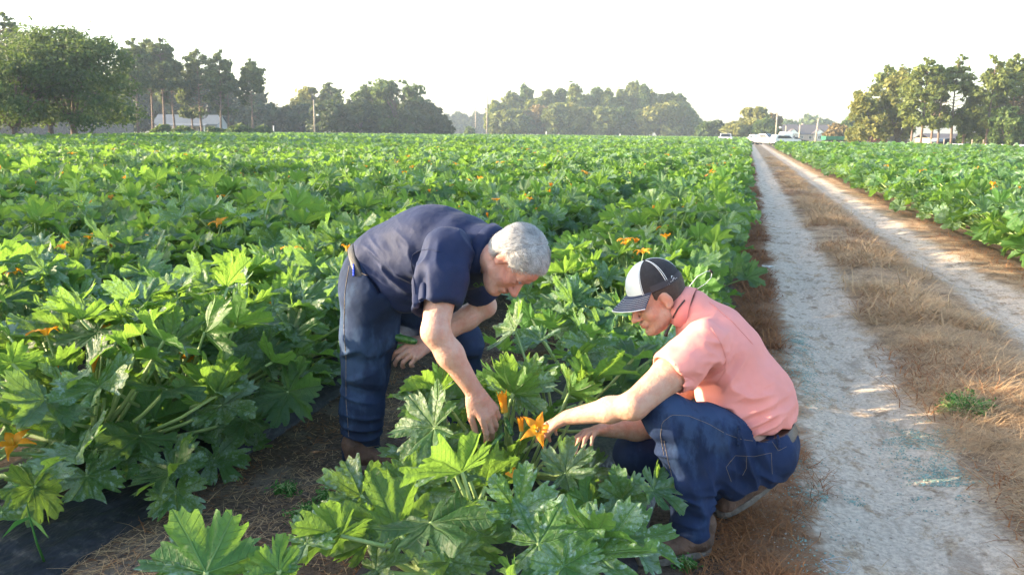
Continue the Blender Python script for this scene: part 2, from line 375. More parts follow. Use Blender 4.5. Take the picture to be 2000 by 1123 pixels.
# ------------------------------------------------------------------ trees
def crown_mesh(clumps, n_leaf, size, mat, rs, hollow=.45, droop=0.0, cut=-.30):
    """clumps: (centre, radii) ellipsoids filled with small leaf cards, denser towards their shells"""
    C = np.array([c for c, r in clumps]); Rr = np.array([r for c, r in clumps]); vol = (Rr[:, 0]*Rr[:, 1]*Rr[:, 2])**(2/3); pr = vol/vol.sum()
    k = rs.choice(len(C), n_leaf, p=pr)
    d = rs.randn(n_leaf, 3); d /= np.linalg.norm(d, axis=1)[:, None]; rad = hollow+(1-hollow)*rs.rand(n_leaf)**.55*(1+.35*np.abs(rs.randn(n_leaf))**1.5*.6)
    P = C[k]+d*rad[:, None]*Rr[k]
    keep = vnoise(P, size*7.5)+.45*vnoise(P, size*3) > cut; P, d, k = P[keep], d[keep], k[keep]; n_ = len(P)
    nrm = d*.7+rs.randn(n_, 3)*.6+[0, 0, .35]; nrm /= np.linalg.norm(nrm, axis=1)[:, None]
    a = np.cross(nrm, rs.randn(n_, 3)); a /= np.linalg.norm(a, axis=1)[:, None]; b = np.cross(nrm, a)
    s = size*.88*rs.uniform(.5, 1.3, n_)[:, None]; w = rs.uniform(.35, .8, n_)[:, None]
    # a folded leaf spray: four corners, middle bent
    v = np.stack([P-a*s, P-b*s*w+nrm*s*.15, P+a*s*1.0-[0, 0, droop], P+b*s*w+nrm*s*.15], 1).reshape(-1, 3)
    i = np.arange(n_)*4; q = np.stack([i, i+1, i+2, i+3], -1)
    rn = np.clip(.5+.5*vnoise(P, size*9)+.25*rs.randn(n_), 0, 1)
    return mesh_np('crown', v, [q], False, [mat], None, None, {'rnd': np.repeat(rn, 4)})
def limbs(root_pts, r0, mb, n=7): mb.tube(root_pts, list(np.linspace(r0, r0*.45, len(root_pts))), n)
def make_tree(kind, h, w, seed, mat, leaves=2500, lsize=.35, trunk_h=.3, ntr=1, holes=.5, bark=None, clumps=None, low=False):
    """returns crown mesh and trunk mesh with the foot at the origin"""
    rs = np.random.RandomState(seed); cl = []; tb = MB()
    if kind == 'pine':
        lean = V((rs.uniform(-.03, .03), rs.uniform(-.03, .03), 1)); top = lean*h
        tb.tube([lean*h*t+V((.006*h*sin(5*t+seed), 0, 0)) for t in np.linspace(0, .97, 9)], list(np.linspace(.016*h, .003*h, 9)), 7)
        nb = int(18+rs.randint(5)); z0 = trunk_h
        for i in range(nb):
            t = z0+(1-z0)*(i+.5)/nb; u = (t-z0)/(1-z0); rr = w/2*(sin(pi*(min(1, .18+.8*u)))**.8)*rs.uniform(.55, 1.15)
            for j in range(3 if u < .85 else 1):
                a = rs.rand()*6.28; e = lean*h*t+V((cos(a)*rr*.75, sin(a)*rr*.75, rs.uniform(0, .05)*h)); s0 = lean*h*(t-.03)
                tb.tube([s0, (s0+e)/2+V((0, 0, -.01*h)), e], [.004*h, .003*h, .0015*h], 4)
                cl.append((e, V((rr*.36, rr*.36, rr*.15))+.010*h))
        cl.append((top-V((0, 0, .02*h)), V((w*.05, w*.05, h*.035))))
    elif kind == 'oak':
        th = h*trunk_h; r0 = .030*h
        tb.tube([(0, 0, -.2), (0, 0, .15), (.1*r0, 0, th*.5), (0, 0, th)], [r0*1.5, r0*1.1, r0*.85, r0*.75], 9)
        nb = 9
        for i in range(nb):
            a = 6.28*i/nb+rs.uniform(-.3, .3); el = rs.uniform(.15, 1.25); L = rs.uniform(.55, .8)
            e = V((cos(a)*cos(el)*w/2*L*1.15, sin(a)*cos(el)*w/2*L*1.15, th+(h-th)*(.18+.72*sin(el)*L*1.1)))
            m_ = V((e[0]*.45, e[1]*.45, th+(e[2]-th)*.6)); tb.tube([(0, 0, th*.85), m_, e], [r0*.5, r0*.33, r0*.12], 6)
            for j in range(4):
                q_ = e+V((rs.randn()*w*.08, rs.randn()*w*.08, rs.randn()*h*.05)); tb.tube([m_, q_], [r0*.15, r0*.05], 4)
                cl.append((q_, V((w*.13, w*.13, h*.085))*rs.uniform(.7, 1.25)))
        for i in range(int(16)):
            a = rs.rand()*6.28; el = rs.uniform(-.15 if low else .1, 1.5); L = rs.uniform(.75, .95)
            cl.append((V((cos(a)*cos(el)*w/2*L, sin(a)*cos(el)*w/2*L, th+(h-th)*(.3+.62*max(-.3, sin(el))*L))), V((w*.13, w*.13, h*.09))*rs.uniform(.6, 1.2)))
        if low or trunk_h == .17:
            for i in range(14 if low else 12):
                a = rs.rand()*6.28; L = rs.uniform(.3, .95) if low else rs.uniform(.5, 1.0); cl.append((V((cos(a)*w/2*L, sin(a)*w/2*L, h*(rs.uniform(.16, .34) if low else rs.uniform(.2, .34)))), V((w*.13, w*.13, h*.1))))
    elif kind == 'bush':
        for i in range(3): a = 2.1*i; tb.tube([(0, 0, -.1), (cos(a)*w*.12, sin(a)*w*.12, h*.3), (cos(a)*w*.2, sin(a)*w*.2, h*.6)], [.03*h, .02*h, .01*h], 5)
        for i in range(22):
            a = rs.rand()*6.28; el = rs.uniform(-.1, 1.5); L = rs.uniform(.4, .85)
            cl.append((V((cos(a)*cos(el)*w/2*L, sin(a)*cos(el)*w/2*L, h*(.3+.52*max(-.2, sin(el))*L+.05))), V((w*.16, w*.16, h*.15))*rs.uniform(.7, 1.2)))
    elif kind == 'tall':                   # tall narrow broadleaf
        tb.tube([(0, 0, -.2), (0, 0, h*.3), (w*.03, 0, h*.6), (0, 0, h*.9)], [.022*h, .018*h, .012*h, .004*h], 7)
        for i in range(34):
            t = trunk_h+(1-trunk_h)*rs.rand(); u = (t-trunk_h)/(1-trunk_h); rr = w/2*sin(pi*min(.97, .2+.72*u))**.7; a = rs.rand()*6.28; L = rs.uniform(.3, .8)
            e = V((cos(a)*rr*L, sin(a)*rr*L, h*t)); tb.tube([(0, 0, h*max(.1, t-.12)), e], [.006*h, .002*h], 4)
            cl.append((e, V((rr*.38+.02*h, rr*.38+.02*h, h*.065))*rs.uniform(.7, 1.2)))
    c = crown_mesh(cl, leaves, lsize, mat, rs, hollow=.1 if kind == 'pine' else .25, cut=-.08 if kind == 'pine' else (-.22 if kind == 'oak' and not low else -.30))
    me = mesh_np('trunk', np.concatenate(tb.v), [np.concatenate(tb.f4)]+tb.fn, True, [bark or M['bark']])
    return c, me
TREE_MESH = {}
def plant_tree(name, px, z, top, wpx, kind, mat, seed, label, group, leaves=2500, ls=.0036, trunk_h=.3, bark=None, low=False, share=None):
    """px: where it stands, top: where its top shows, wpx: how wide it shows; z metres away"""
    b = ground_at(px, z); h = float(at(px, top, z)[2]); w = wpx/FPX*z
    key = share
    if key and key in TREE_MESH: c, t, h0, w0 = TREE_MESH[key]
    else:
        c, t = make_tree(kind, h, w, seed, mat, int(leaves*1.45), ls*z, trunk_h, bark=bark, low=low); h0, w0 = h, w
        if key: TREE_MESH[key] = (c, t, h0, w0)
    root = empty(name, b, (seed*1.7) % 6.28 if key else 0); root.scale = (w/w0, w/w0, h/h0)
    tag(root, label, 'tree', group); obj('crown', c, root); obj('trunk', t, root); return root
OAK, DOAK, PINE, PEC, BRN, PB = M['oak'], M['oakdark'], M['pine'], M['pecan'], M['brownleaf'], M['pinebark']
# left: the big trees at the field's edge
G1 = 'big trees at the left edge of the field'
plant_tree('oak_tree', 30, 74, 62, 270, 'oak', OAK, 3, 'wide dark green tree at the left border of the photo with a thick trunk', G1, 19000, .0026, .17)
plant_tree('oak_tree', 145, 80, 28, 265, 'oak', OAK, 9, 'tallest broad tree at the left with sunlit yellow top and leaning bare branches', G1, 21000, .0026, .17)
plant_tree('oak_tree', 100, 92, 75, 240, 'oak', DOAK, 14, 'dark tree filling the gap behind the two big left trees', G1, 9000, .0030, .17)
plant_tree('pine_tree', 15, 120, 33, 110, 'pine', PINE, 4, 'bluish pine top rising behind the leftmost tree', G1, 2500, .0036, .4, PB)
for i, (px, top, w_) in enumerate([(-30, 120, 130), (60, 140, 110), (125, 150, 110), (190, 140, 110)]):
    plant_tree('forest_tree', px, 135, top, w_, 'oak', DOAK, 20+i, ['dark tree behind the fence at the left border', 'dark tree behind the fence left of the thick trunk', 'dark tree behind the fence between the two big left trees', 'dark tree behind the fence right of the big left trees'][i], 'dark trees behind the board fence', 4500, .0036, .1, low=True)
# pines by the pale house
G2 = 'tall pines around the porch house'
for i, (px, z, top, w_, th, lab) in enumerate([
    (272, 150, 86, 70, .42, 'tall thin pine right behind the big left trees'), (300, 160, 80, 78, .45, 'tallest pine of the cluster left of the porch house'),
    (322, 158, 78, 72, .45, 'bare trunked pine in front of the left end of the porch house'), (342, 172, 118, 58, .42, 'smaller hazy pine above the porch roof'),
    (395, 165, 100, 72, .22, 'bushy sunlit pine in front of the porch house gable'), (378, 168, 150, 50, .3, 'short pine with foliage hanging over the metal roof'), (433, 160, 108, 62, .38, 'pine with a straight bare trunk right of the porch house'),
    (447, 168, 140, 56, .35, 'darker pine close behind the straight trunked pine'), (494, 165, 123, 52, .45, 'lone slender pine standing apart right of the porch house')]):
    plant_tree('pine_tree', px, z, top, w_, 'pine', PINE, 30+i, lab, G2, 4200, .0028, th, PB)
G3 = 'dark woods behind the left houses'
for i, (px, z, top, w_) in enumerate([(215, 230, 160, 90), (250, 225, 150, 90), (300, 235, 150, 90), (345, 225, 145, 80), (405, 235, 150, 90), (455, 230, 160, 90), (505, 225, 172, 80), (535, 235, 195, 60)]):
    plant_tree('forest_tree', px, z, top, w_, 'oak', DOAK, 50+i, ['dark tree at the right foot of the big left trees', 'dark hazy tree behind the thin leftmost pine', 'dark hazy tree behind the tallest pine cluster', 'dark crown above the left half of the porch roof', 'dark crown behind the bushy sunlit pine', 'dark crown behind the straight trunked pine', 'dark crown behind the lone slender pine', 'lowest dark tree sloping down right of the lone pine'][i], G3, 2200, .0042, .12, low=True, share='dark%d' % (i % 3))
for i, (px, z, top, w_, lab) in enumerate([(225, 150, 228, 50, 'low dark shrub at the foot of the big left tree'), (355, 150, 245, 55, 'round shrub before the porch of the pale house'), (418, 152, 246, 36, 'small shrub by the gable of the porch house'), (468, 156, 240, 55, 'bright green shrub right of the porch house'), (512, 158, 244, 40, 'low shrub left of the white marker post'), (320, 155, 243, 45, 'dull shrub by the left corner of the porch house')]):
    plant_tree('shrub', px, z, top, w_, 'bush', OAK, 70+i, lab, 'shrubs around the porch house', 900, .0036, .2)
# middle left
G4 = 'trees between the left light pole and the field corner'
for i, (px, z, top, w_, k, m_, th, n_, lab) in enumerate([
    (612, 235, 163, 72, 'oak', PEC, .35, 2600, 'yellow green sunlit tree behind the left light pole'), (648, 240, 165, 50, 'tall', PINE, .4, 1200, 'sparse thin tree right of the yellow green tree'),
    (570, 240, 203, 80, 'oak', DOAK, .14, 2600, 'low dark tree left of the left light pole'), (590, 226, 200, 60, 'oak', DOAK, .14, 2200, 'dark rounded tree just left of the left light pole'), (640, 215, 192, 80, 'oak', DOAK, .14, 3000, 'dark spreading tree right of the left light pole'),
    (672, 210, 178, 90, 'oak', DOAK, .16, 3600, 'broad dark oak with brownish top'), (705, 208, 190, 60, 'oak', DOAK, .2, 2600, 'dark oak with a bare flared trunk'),
    (735, 220, 150, 86, 'oak', OAK, .15, 3900, 'tall green tree left of the open branched oak'), (778, 216, 146, 118, 'oak', OAK, .14, 4200, 'tallest open branched oak with sky showing through'),
    (812, 212, 190, 80, 'oak', DOAK, .14, 2800, 'dark tree below the right side of the open branched oak'), (838, 214, 196, 76, 'oak', DOAK, .12, 2800, 'sloping dark tree near the field corner'), (862, 216, 222, 40, 'oak', DOAK, .12, 1500, 'last small dark tree before the hazy gap')]):
    plant_tree('oak_tree' if k == 'oak' else 'slender_tree', px, z, top, w_, k, m_, 90+i, lab, G4, n_, .0036, th, low=th < .18)
for i, (px, top, w_) in enumerate([(755, 222, 60), (700, 225, 60), (800, 228, 60), (540, 215, 60)]):
    plant_tree('forest_tree', px, 250, top, w_, 'bush', DOAK, 60+i, ['dark thicket behind the open branched oak', 'dark thicket behind the bare flared trunk', 'dark thicket right of the open branched oak', 'dark thicket left of the light pole oaks'][i], G4, 1500, .0042, .1)
for i in range(11):
    px = 872+i*11.5
    plant_tree('forest_tree', px, 560, 226+5*sin(i*2.1)+(3 if i > 8 else 0), 26, 'tall', DOAK, 120+i, ['hazy far tree partly behind the last small dark tree', 'second hazy far tree in the gap between the woods', 'hazy far tree left of the lone round bush', 'hazy far tree right above the lone round bush', 'hazy far tree left of the thin pole', 'hazy far tree just behind the thin pole', 'hazy far tree between the two thin poles', 'hazy far tree behind the tallest thin pole', 'hazy far tree right of the tallest thin pole', 'hazy far tree touching the left end of the middle wood', 'hazy far tree mostly hidden by the middle wood'][i], 'faraway tree line in the haze', 500, .0042, .1, share='faint%d' % (i % 3))
plant_tree('shrub', 918, 300, 249, 20, 'bush', OAK, 131, 'lone round bush in the gap left of the middle wood', 'shrubs in the gap', 400, .004, .2)
# middle wood
G5 = 'trees of the big round wood in the middle'
rs_ = np.random.RandomState(5)
front = [(982, 212, 52), (1008, 206, 84), (1058, 200, 70), (1088, 198, 66), (1122, 200, 62), (1150, 208, 50), (1180, 204, 76), (1212, 208, 60), (1242, 212, 56), (1285, 200, 76), (1312, 194, 60), (1338, 205, 48), (1350, 225, 30)]
for i, (px, top, w_) in enumerate(front):
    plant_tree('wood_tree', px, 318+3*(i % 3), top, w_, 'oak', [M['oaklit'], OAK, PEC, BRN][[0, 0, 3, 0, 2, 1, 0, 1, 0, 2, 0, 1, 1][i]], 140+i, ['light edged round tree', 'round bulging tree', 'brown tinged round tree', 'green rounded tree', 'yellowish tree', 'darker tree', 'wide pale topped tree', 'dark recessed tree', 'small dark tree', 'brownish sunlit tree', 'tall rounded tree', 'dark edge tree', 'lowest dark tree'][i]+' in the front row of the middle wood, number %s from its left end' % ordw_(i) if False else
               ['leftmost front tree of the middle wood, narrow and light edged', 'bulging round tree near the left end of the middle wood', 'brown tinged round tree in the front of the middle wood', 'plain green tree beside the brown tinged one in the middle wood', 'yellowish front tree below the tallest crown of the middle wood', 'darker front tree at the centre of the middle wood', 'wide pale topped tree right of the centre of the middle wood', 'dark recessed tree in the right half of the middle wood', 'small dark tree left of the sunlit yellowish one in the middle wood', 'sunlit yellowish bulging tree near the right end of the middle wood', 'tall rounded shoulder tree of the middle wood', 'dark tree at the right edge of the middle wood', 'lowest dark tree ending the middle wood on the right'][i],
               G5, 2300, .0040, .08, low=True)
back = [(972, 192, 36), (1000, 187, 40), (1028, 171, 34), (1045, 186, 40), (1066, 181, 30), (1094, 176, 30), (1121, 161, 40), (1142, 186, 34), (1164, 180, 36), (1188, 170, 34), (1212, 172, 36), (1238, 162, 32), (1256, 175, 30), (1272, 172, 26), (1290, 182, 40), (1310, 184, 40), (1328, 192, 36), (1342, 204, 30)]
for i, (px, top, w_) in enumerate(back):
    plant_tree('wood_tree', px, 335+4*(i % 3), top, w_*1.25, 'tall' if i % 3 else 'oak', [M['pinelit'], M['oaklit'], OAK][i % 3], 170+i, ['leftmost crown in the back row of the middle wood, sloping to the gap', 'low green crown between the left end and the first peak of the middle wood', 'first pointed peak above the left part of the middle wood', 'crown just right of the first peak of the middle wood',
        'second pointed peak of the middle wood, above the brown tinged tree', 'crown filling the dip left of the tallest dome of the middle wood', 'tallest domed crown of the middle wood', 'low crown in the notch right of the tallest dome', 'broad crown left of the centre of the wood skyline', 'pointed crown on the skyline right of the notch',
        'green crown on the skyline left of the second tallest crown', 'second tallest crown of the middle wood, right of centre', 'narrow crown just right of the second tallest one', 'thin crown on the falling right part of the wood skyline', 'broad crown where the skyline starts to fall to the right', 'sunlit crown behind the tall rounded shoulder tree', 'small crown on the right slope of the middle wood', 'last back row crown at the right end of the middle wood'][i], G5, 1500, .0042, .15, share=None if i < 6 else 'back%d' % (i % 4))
# right of the wood
G6 = 'trees behind the parked cars'
for i, (px, z, top, w_, k, m_, n_, lab) in enumerate([(1378, 250, 236, 34, 'oak', OAK, 1600, 'small round tree right of the middle wood'), (1400, 250, 233, 40, 'oak', DOAK, 1600, 'brownish dark tree above the white pickup'),
    (1436, 230, 236, 48, 'oak', PEC, 1800, 'low pale green tree left of the tall hazy one'), (1470, 235, 204, 62, 'oak', PEC, 2600, 'tallest pale green tree behind the parked cars'), (1492, 228, 228, 50, 'oak', OAK, 2000, 'green tree behind the white van'), (1506, 240, 219, 36, 'oak', BRN, 1500, 'reddish brown tree beside the light pole'),
    (1540, 420, 228, 40, 'oak', OAK, 800, 'faint tree above the left end of the dark roof'), (1580, 430, 222, 56, 'oak', OAK, 1000, 'faint wide tree above the dark roof'), (1612, 430, 232, 40, 'oak', OAK, 800, 'faint tree above the right end of the dark roof'),
    (1636, 165, 238, 62, 'bush', BRN, 2400, 'brown rounded bush behind the green trailer'), (1655, 200, 226, 30, 'oak', OAK, 900, 'thin tree behind the brown bush')]):
    plant_tree('bush' if k == 'bush' else 'roadside_tree', px, z, top, w_, k, m_, 200+i, lab, G6, n_, .0038, .12, low=True)
# right group
G7 = 'tall trees on the right beyond the field'
for i, (px, z, top, w_, k, m_, th, n_, lab) in enumerate([
    (1700, 118, 165, 90, 'oak', PEC, .1, 4200, 'yellow green full tree leftmost in the right group'), (1722, 126, 132, 66, 'pine', M['pinelit'], .25, 2800, 'pine top behind the yellow green tree'), (1752, 120, 129, 84, 'oak', PEC, .12, 4200, 'large yellow green tree with a thick reddish trunk'),
    (1782, 108, 150, 60, 'pine', M['pinelit'], .3, 2600, 'straight pine with its trunk left of the pair'), (1800, 106, 118, 84, 'pine', M['pinelit'], .28, 3600, 'tall pine with two toned crown in the right group'), (1818, 112, 140, 64, 'pine', OAK, .3, 2600, 'pine behind the tall two toned one'),
    (1832, 104, 142, 62, 'pine', M['pinelit'], .25, 2600, 'pine right of the tall two toned one with open limbs'), (1858, 106, 117, 78, 'pine', M['pinelit'], .25, 3400, 'narrow crowned tall pine before the gap of sky'), (1882, 108, 200, 60, 'oak', OAK, .25, 2200, 'short dark tree under the gap of sky'),
    (1928, 104, 118, 84, 'pine', M['pinelit'], .22, 3600, 'tall pine right of the gap of sky'), (1915, 112, 200, 80, 'oak', OAK, .15, 3000, 'dark low tree filling below the right pines'), (1948, 110, 160, 76, 'oak', OAK, .15, 3000, 'dark leafy tree between the right pines'),
    (1975, 106, 110, 74, 'pine', M['pinelit'], .22, 3600, 'highest pine near the right border'), (2000, 112, 158, 80, 'oak', BRN, .15, 3200, 'brownish leafy tree cut by the right border'), (1968, 100, 205, 60, 'oak', OAK, .15, 2600, 'dark low tree under the highest pine')]):
    plant_tree('pine_tree' if k == 'pine' else 'broadleaf_tree', px, z, top, w_, k, m_, 240+i, lab, G7, n_, .0034, th, PB, low=th < .16)
# trees outside the frame on the left: their long shadows lie over the front of the field
for i, (x, y, h_, w_) in enumerate(SHADE):
    c, t = make_tree('oak', h_, w_, 300+i, OAK, 4300, .30, .15, low=True)
    root = empty('oak_tree', (x, y, 0)); tag(root, 'tree beyond the left border whose long shadow falls over the front of the field', 'tree', 'shade trees left of the camera'); obj('crown', c, root); obj('trunk', t, root)
# ------------------------------------------------------------------ houses, poles, vehicles far off
def T(loc, rz=0, s=1.0): return Matrix.Translation(Vector([float(a) for a in loc])) @ Matrix.Rotation(rz, 4, 'Z') @ Matrix.Scale(s, 4)
def root_at(name, px, z, rz, label, cat, group=None, dy=0):
    p = ground_at(px, z); o = empty(name, p, rz); tag(o, label, cat, group); return o
def gable(mb, x0, x1, y0, y1, z0, zr, over=.4, th=.12):     # ridge along x
    ym = (y0+y1)/2
    for s_, ya in ((-1, y0-over), (1, y1+over)):
        k = (zr-z0)/(ym-y0); za = z0-k*over
        P = [(x0-over, ya, za), (x1+over, ya, za), (x1+over, ym, zr), (x0-over, ym, zr)]
        P = [V(p) for p in P]+[V(p)+V((0, 0, th)) for p in P]
        mb.add(P, [(3, 2, 1, 0), (4, 5, 6, 7), (0, 1, 5, 4), (1, 2, 6, 5), (2, 3, 7, 6), (3, 0, 4, 7)])
def win(root, x, y, z, w_, h_):
    m = MB(); f_ = .09
    for dx, dz, a, b in ((0, h_/2, w_+f_, f_), (0, -h_/2, w_+f_, f_), (-w_/2, 0, f_, h_-f_), (w_/2, 0, f_, h_-f_), (0, 0, .04, h_-f_)): m.box((x+dx, y-.03, z+dz), (a, .1, b))
    o = m.build('window', M['white'], root); g_ = MB(); g_.box((x, y, z), (w_-.05, .03, h_-.05)); g_.build('pane', M['glass'], o)
# porch house on the left
R1 = root_at('porch_house', 362, 195, -YAW*0-.05, 'low pale house with a shiny metal roof and porch behind the left pines', 'house'); R1.rotation_euler.z = YAW
m = MB(); m.box((0, 4, 1.5), (15, 7, 3)); m.prism([(-3.5, 3.0), (3.5, 3.0), (0, 5.0)], -.1, .1, T((7.4, 4, 0), pi/2)); m.prism([(-3.5, 3.0), (3.5, 3.0), (0, 5.0)], -.1, .1, T((-7.4, 4, 0), pi/2)); m.build('wall', M['siding'], R1)
m = MB(); gable(m, -7.5, 7.5, .5, 7.5, 3.0, 5.05); P_ = [(-6, .1, 3.0), (5.5, .1, 3.0), (5.5, -2.2, 2.45), (-6, -2.2, 2.45)]; P_ = [V(p) for p in P_]+[V(p)+V((0, 0, .1)) for p in P_]; m.add(P_, [(0, 1, 2, 3), (7, 6, 5, 4), (0, 4, 5, 1), (1, 5, 6, 2), (2, 6, 7, 3), (3, 7, 4, 0)]); m.build('roof', M['metalroof'], R1)
for x in (-5.9, -2.1, 1.7, 5.4): m = MB(); m.box((x, -2.05, 1.22), (.16, .16, 2.44), bev=.02); m.build('porch_post', M['white'], R1)
m = MB(); m.box((0, -1, .15), (12, 2.4, .3)); m.build('porch_floor', M['wood'], R1)
for x in (-4, 0, 3.6): win(R1, x, .47, 1.6, 1.1, 1.3)
m = MB(); m.box((1.9, .46, 1.05), (.95, .06, 2.1)); m.build('door', M['wood'], R1)
# house with the dark roof
R2 = root_at('gabled_house', 1572, 300, YAW, 'cream house with dark shingled roof and white gables behind the utility poles', 'house')
m = MB(); m.box((1, 6, 2), (23, 9, 4)); m.box((-5.5, 1.2, 2), (5, 4, 4)); m.box((6.5, 1.2, 2), (5, 4, 4)); m.build('wall', M['siding'], R2)
m = MB(); m.box((1, 1.42, 1.8), (5.5, .12, 3.6)); m.build('brick_front', M['brickwall'], R2)
m = MB(); gable(m, -11.5, 13.5, 1.5, 10.5, 4, 9.3); rf = m.build('roof', M['shingle'], R2)
for cx_ in (-5.5, 6.5):
    m = MB(); m.prism([(-2.5, 4), (2.5, 4), (0, 6.6)], -1.0, -.75, T((cx_, 0, 0))); m.build('gable', M['white'], R2)
    m = MB()
    for s_ in (-1, 1):
        P_ = [(cx_, -1.3, 6.7), (cx_+s_*3.5, -1.3, 3.67), (cx_+s_*3.5, 4.5, 3.67), (cx_, 4.5, 6.7)]; P_ = [V(p) for p in P_]+[V(p)+V((0, 0, .15)) for p in P_]; m.add(P_, [(0, 1, 2, 3), (7, 6, 5, 4), (0, 4, 5, 1), (1, 5, 6, 2), (2, 6, 7, 3), (3, 7, 4, 0)])
    m.build('gable_roof', M['shingle'], R2); win(R2, cx_, -.86, 2.0, 1.6, 2.0)
for x in (-10, -1, 3, 11): win(R2, x, 1.34 if x in (-1, 3) else 1.48, 2.0, 1.3, 1.8)
m = MB(); m.box((1.5, 8, 8.2), (.9, .9, 4.2), bev=.03); m.build('chimney', M['brickwall'], rf); R2.scale = (.80, .80, .62)
# pale building glimpsed under the right trees
R3 = root_at('ranch_house', 1862, 175, YAW+.1, 'pale low house glimpsed between the right tree trunks', 'house')
R3.scale = (.75, .8, .46); m = MB(); m.box((0, 4, 1.6), (13, 7, 3.2)); m.build('wall', M['brickwall'], R3); m = MB(); gable(m, -6.5, 6.5, .5, 7.5, 3.2, 5.2); m.build('roof', M['shingle'], R3)
for x in (-4.5, -2, .5, 4): win(R3, x, .47, 1.7, 1.0, 1.5)
R4 = root_at('open_shed', 1738, 170, YAW, 'grey open shed with a tin roof behind the yellow green tree', 'shed')
m = MB(); m.box((0, 5, 1.3), (9, .2, 2.6)); m.box((-4.4, 3, 1.3), (.2, 4, 2.6)); m.box((4.4, 3, 1.3), (.2, 4, 2.6)); m.build('wall', M['wood'], R4)
m = MB(); m.box((0, 3, 2.75), (9.8, 5, .12)); m.build('roof', M['shingle'], R4)
for x in (-4.2, 0, 4.2): m = MB(); m.box((x, .8, 1.34), (.16, .16, 2.68)); m.build('post', M['wood'], R4)
# fence behind the left trees
fr = root_at('board_fence', 30, 100, 0, 'tall weathered board fence in the shade behind the big left trees', 'fence')
d0 = ground_at(-40, 98); d1 = ground_at(262, 128); fr.location = d0; dv = d1-d0; Lf = float(np.linalg.norm(dv)); fr.rotation_euler.z = atan2(dv[1], dv[0])
m = MB(); rsf = np.random.RandomState(4); x = 0
while x < Lf: w_ = .145; m.box((x+w_/2, rsf.uniform(-.008, .008), 1.2+rsf.uniform(-.03, .03)), (w_-.012, .025, 2.4)); x += w_
m.build('boards', M['wood'], fr)
for k in range(int(Lf/3)): m = MB(); m.box((k*3+.1, .11, 1.15), (.12, .12, 2.5)); m.build('post', M['wood'], fr)
# poles
def pole(px, z, top, lab, kind='utility', lean=0, cross=False, lamp=False, r=.14, label_cat='utility pole'):
    b = ground_at(px, z); h = float(at(px, top, z)[2]); o = empty('light_pole' if lamp else 'utility_pole', b, YAW); tag(o, lab, label_cat, 'poles standing beyond the field')
    m = MB(); m.tube([(0, 0, -.3), (lean*h*.5, 0, h*.5), (lean*h, 0, h)], [r, r*.85, r*.7], 10); m.build('pole', M['polewood'], o, True)
    if cross: m = MB(); m.box((lean*h, -.1, h-.8), (2.2, .1, .12)); m.build('crossarm', M['wood'], o); [(lambda mm: (mm.lathe([(.03, 0), (.06, .04), (.03, .1), (.05, .14), (.01, .17)], (lean*h+dx, -.1, h-.74), 8), mm.build('insulator', M['steel'], o)))(MB()) for dx in (-1, -.4, .4, 1)]
    if lamp:
        m = MB(); m.tube([(0, 0, h-2.2*r*10), (.4, -.1, h-1.6*r*10), (.9, -.1, h-1.6*r*10)], .03, 6); m.build('lamp_arm', M['steel'], o)
        m = MB(); m.lathe([(.05, .3), (.2, .2), (.35, 0), (.3, -.12), (.1, -.2)], (.95, -.1, h-1.7*r*10), 12); m.build('lamp_head', M['white'], o)
    return b+V((0, 0, h))
pole(615, 205, 196, 'pale pole with a lamp in front of the left dark oaks', lamp=True, r=.22, label_cat='light pole')
pole(929, 300, 197, 'thin pole left of the taller pole in the gap before the middle wood', r=.2)
t1 = pole(951, 290, 182, 'tallest thin pole beside the left end of the middle wood', r=.24)
pole(1515, 200, 222, 'light pole behind the white van with a cabinet near its top', lamp=True, r=.2, label_cat='light pole')
t2 = pole(1534, 215, 246, 'short utility pole left of the gabled house', r=.2)
t3 = pole(1561, 190, 244, 'bare wooden pole in front of the left gable', r=.2)
t4 = pole(1593, 185, 232, 'leaning wooden pole in front of the right gable', lean=.06, r=.2)
pole(1633, 190, 248, 'thin white pole before the brown bush', r=.12); pole(1665, 190, 250, 'thin white pole right of the brown bush', r=.12)
def wire(a, b, sag, lab):
    m = MB(); m.tube([a*(1-t)+b*t-V((0, 0, sag*4*t*(1-t))) for t in np.linspace(0, 1, 9)], .018, 4); o = m.build('overhead_wire', M['rubber']); tag(o, lab, 'wire')
wire(t2-V((0, 0, .3)), t3-V((0, 0, .3)), .5, 'wire strung between the short pole and the bare pole left of the gable')
# white marker posts and cabinets
def post(px, z, h, r, lab, mat='white'):
    o = empty('marker_post', ground_at(px, z)); tag(o, lab, 'post', 'small posts at the field edge'); m = MB(); m.tube([(0, 0, -.2), (0, 0, h)], r, 8); m.build('post', M[mat], o); m = MB(); m.lathe([(r*1.2, h), (r*1.2, h+.06), (r*.3, h+.14)], n=8); m.build('cap', M[mat], o)
post(535, 160, 2.4, .1, 'white marker post with reddish top in the left trees'); post(1067, 290, 2.2, .16, 'pale stub post at the foot of the middle wood, left one'); post(1211, 280, 1.6, .16, 'white stub post at the foot of the middle wood, right one')
def cabinet(px, z, w_, h_, lab):
    o = empty('utility_cabinet', ground_at(px, z), YAW); tag(o, lab, 'cabinet', 'white cabinets'); m = MB(); m.box((0, 0, h_/2), (w_, w_*.6, h_), bev=.05); m.build('body', M['white'], o)
    m = MB(); m.box((0, -w_*.3-.015, h_/2), (w_*.8, .03, h_*.8), bev=.01); m.build('door', M['siding'], o); m = MB(); m.box((0, 0, h_+.04), (w_*1.1, w_*.7, .08), bev=.02); m.build('lid', M['white'], o)
cabinet(1376, 190, 1.1, 1.0, 'small white box in the crop edge left of the pickup'); cabinet(786, 215, 1.2, .95, 'small white box under the open branched oak')
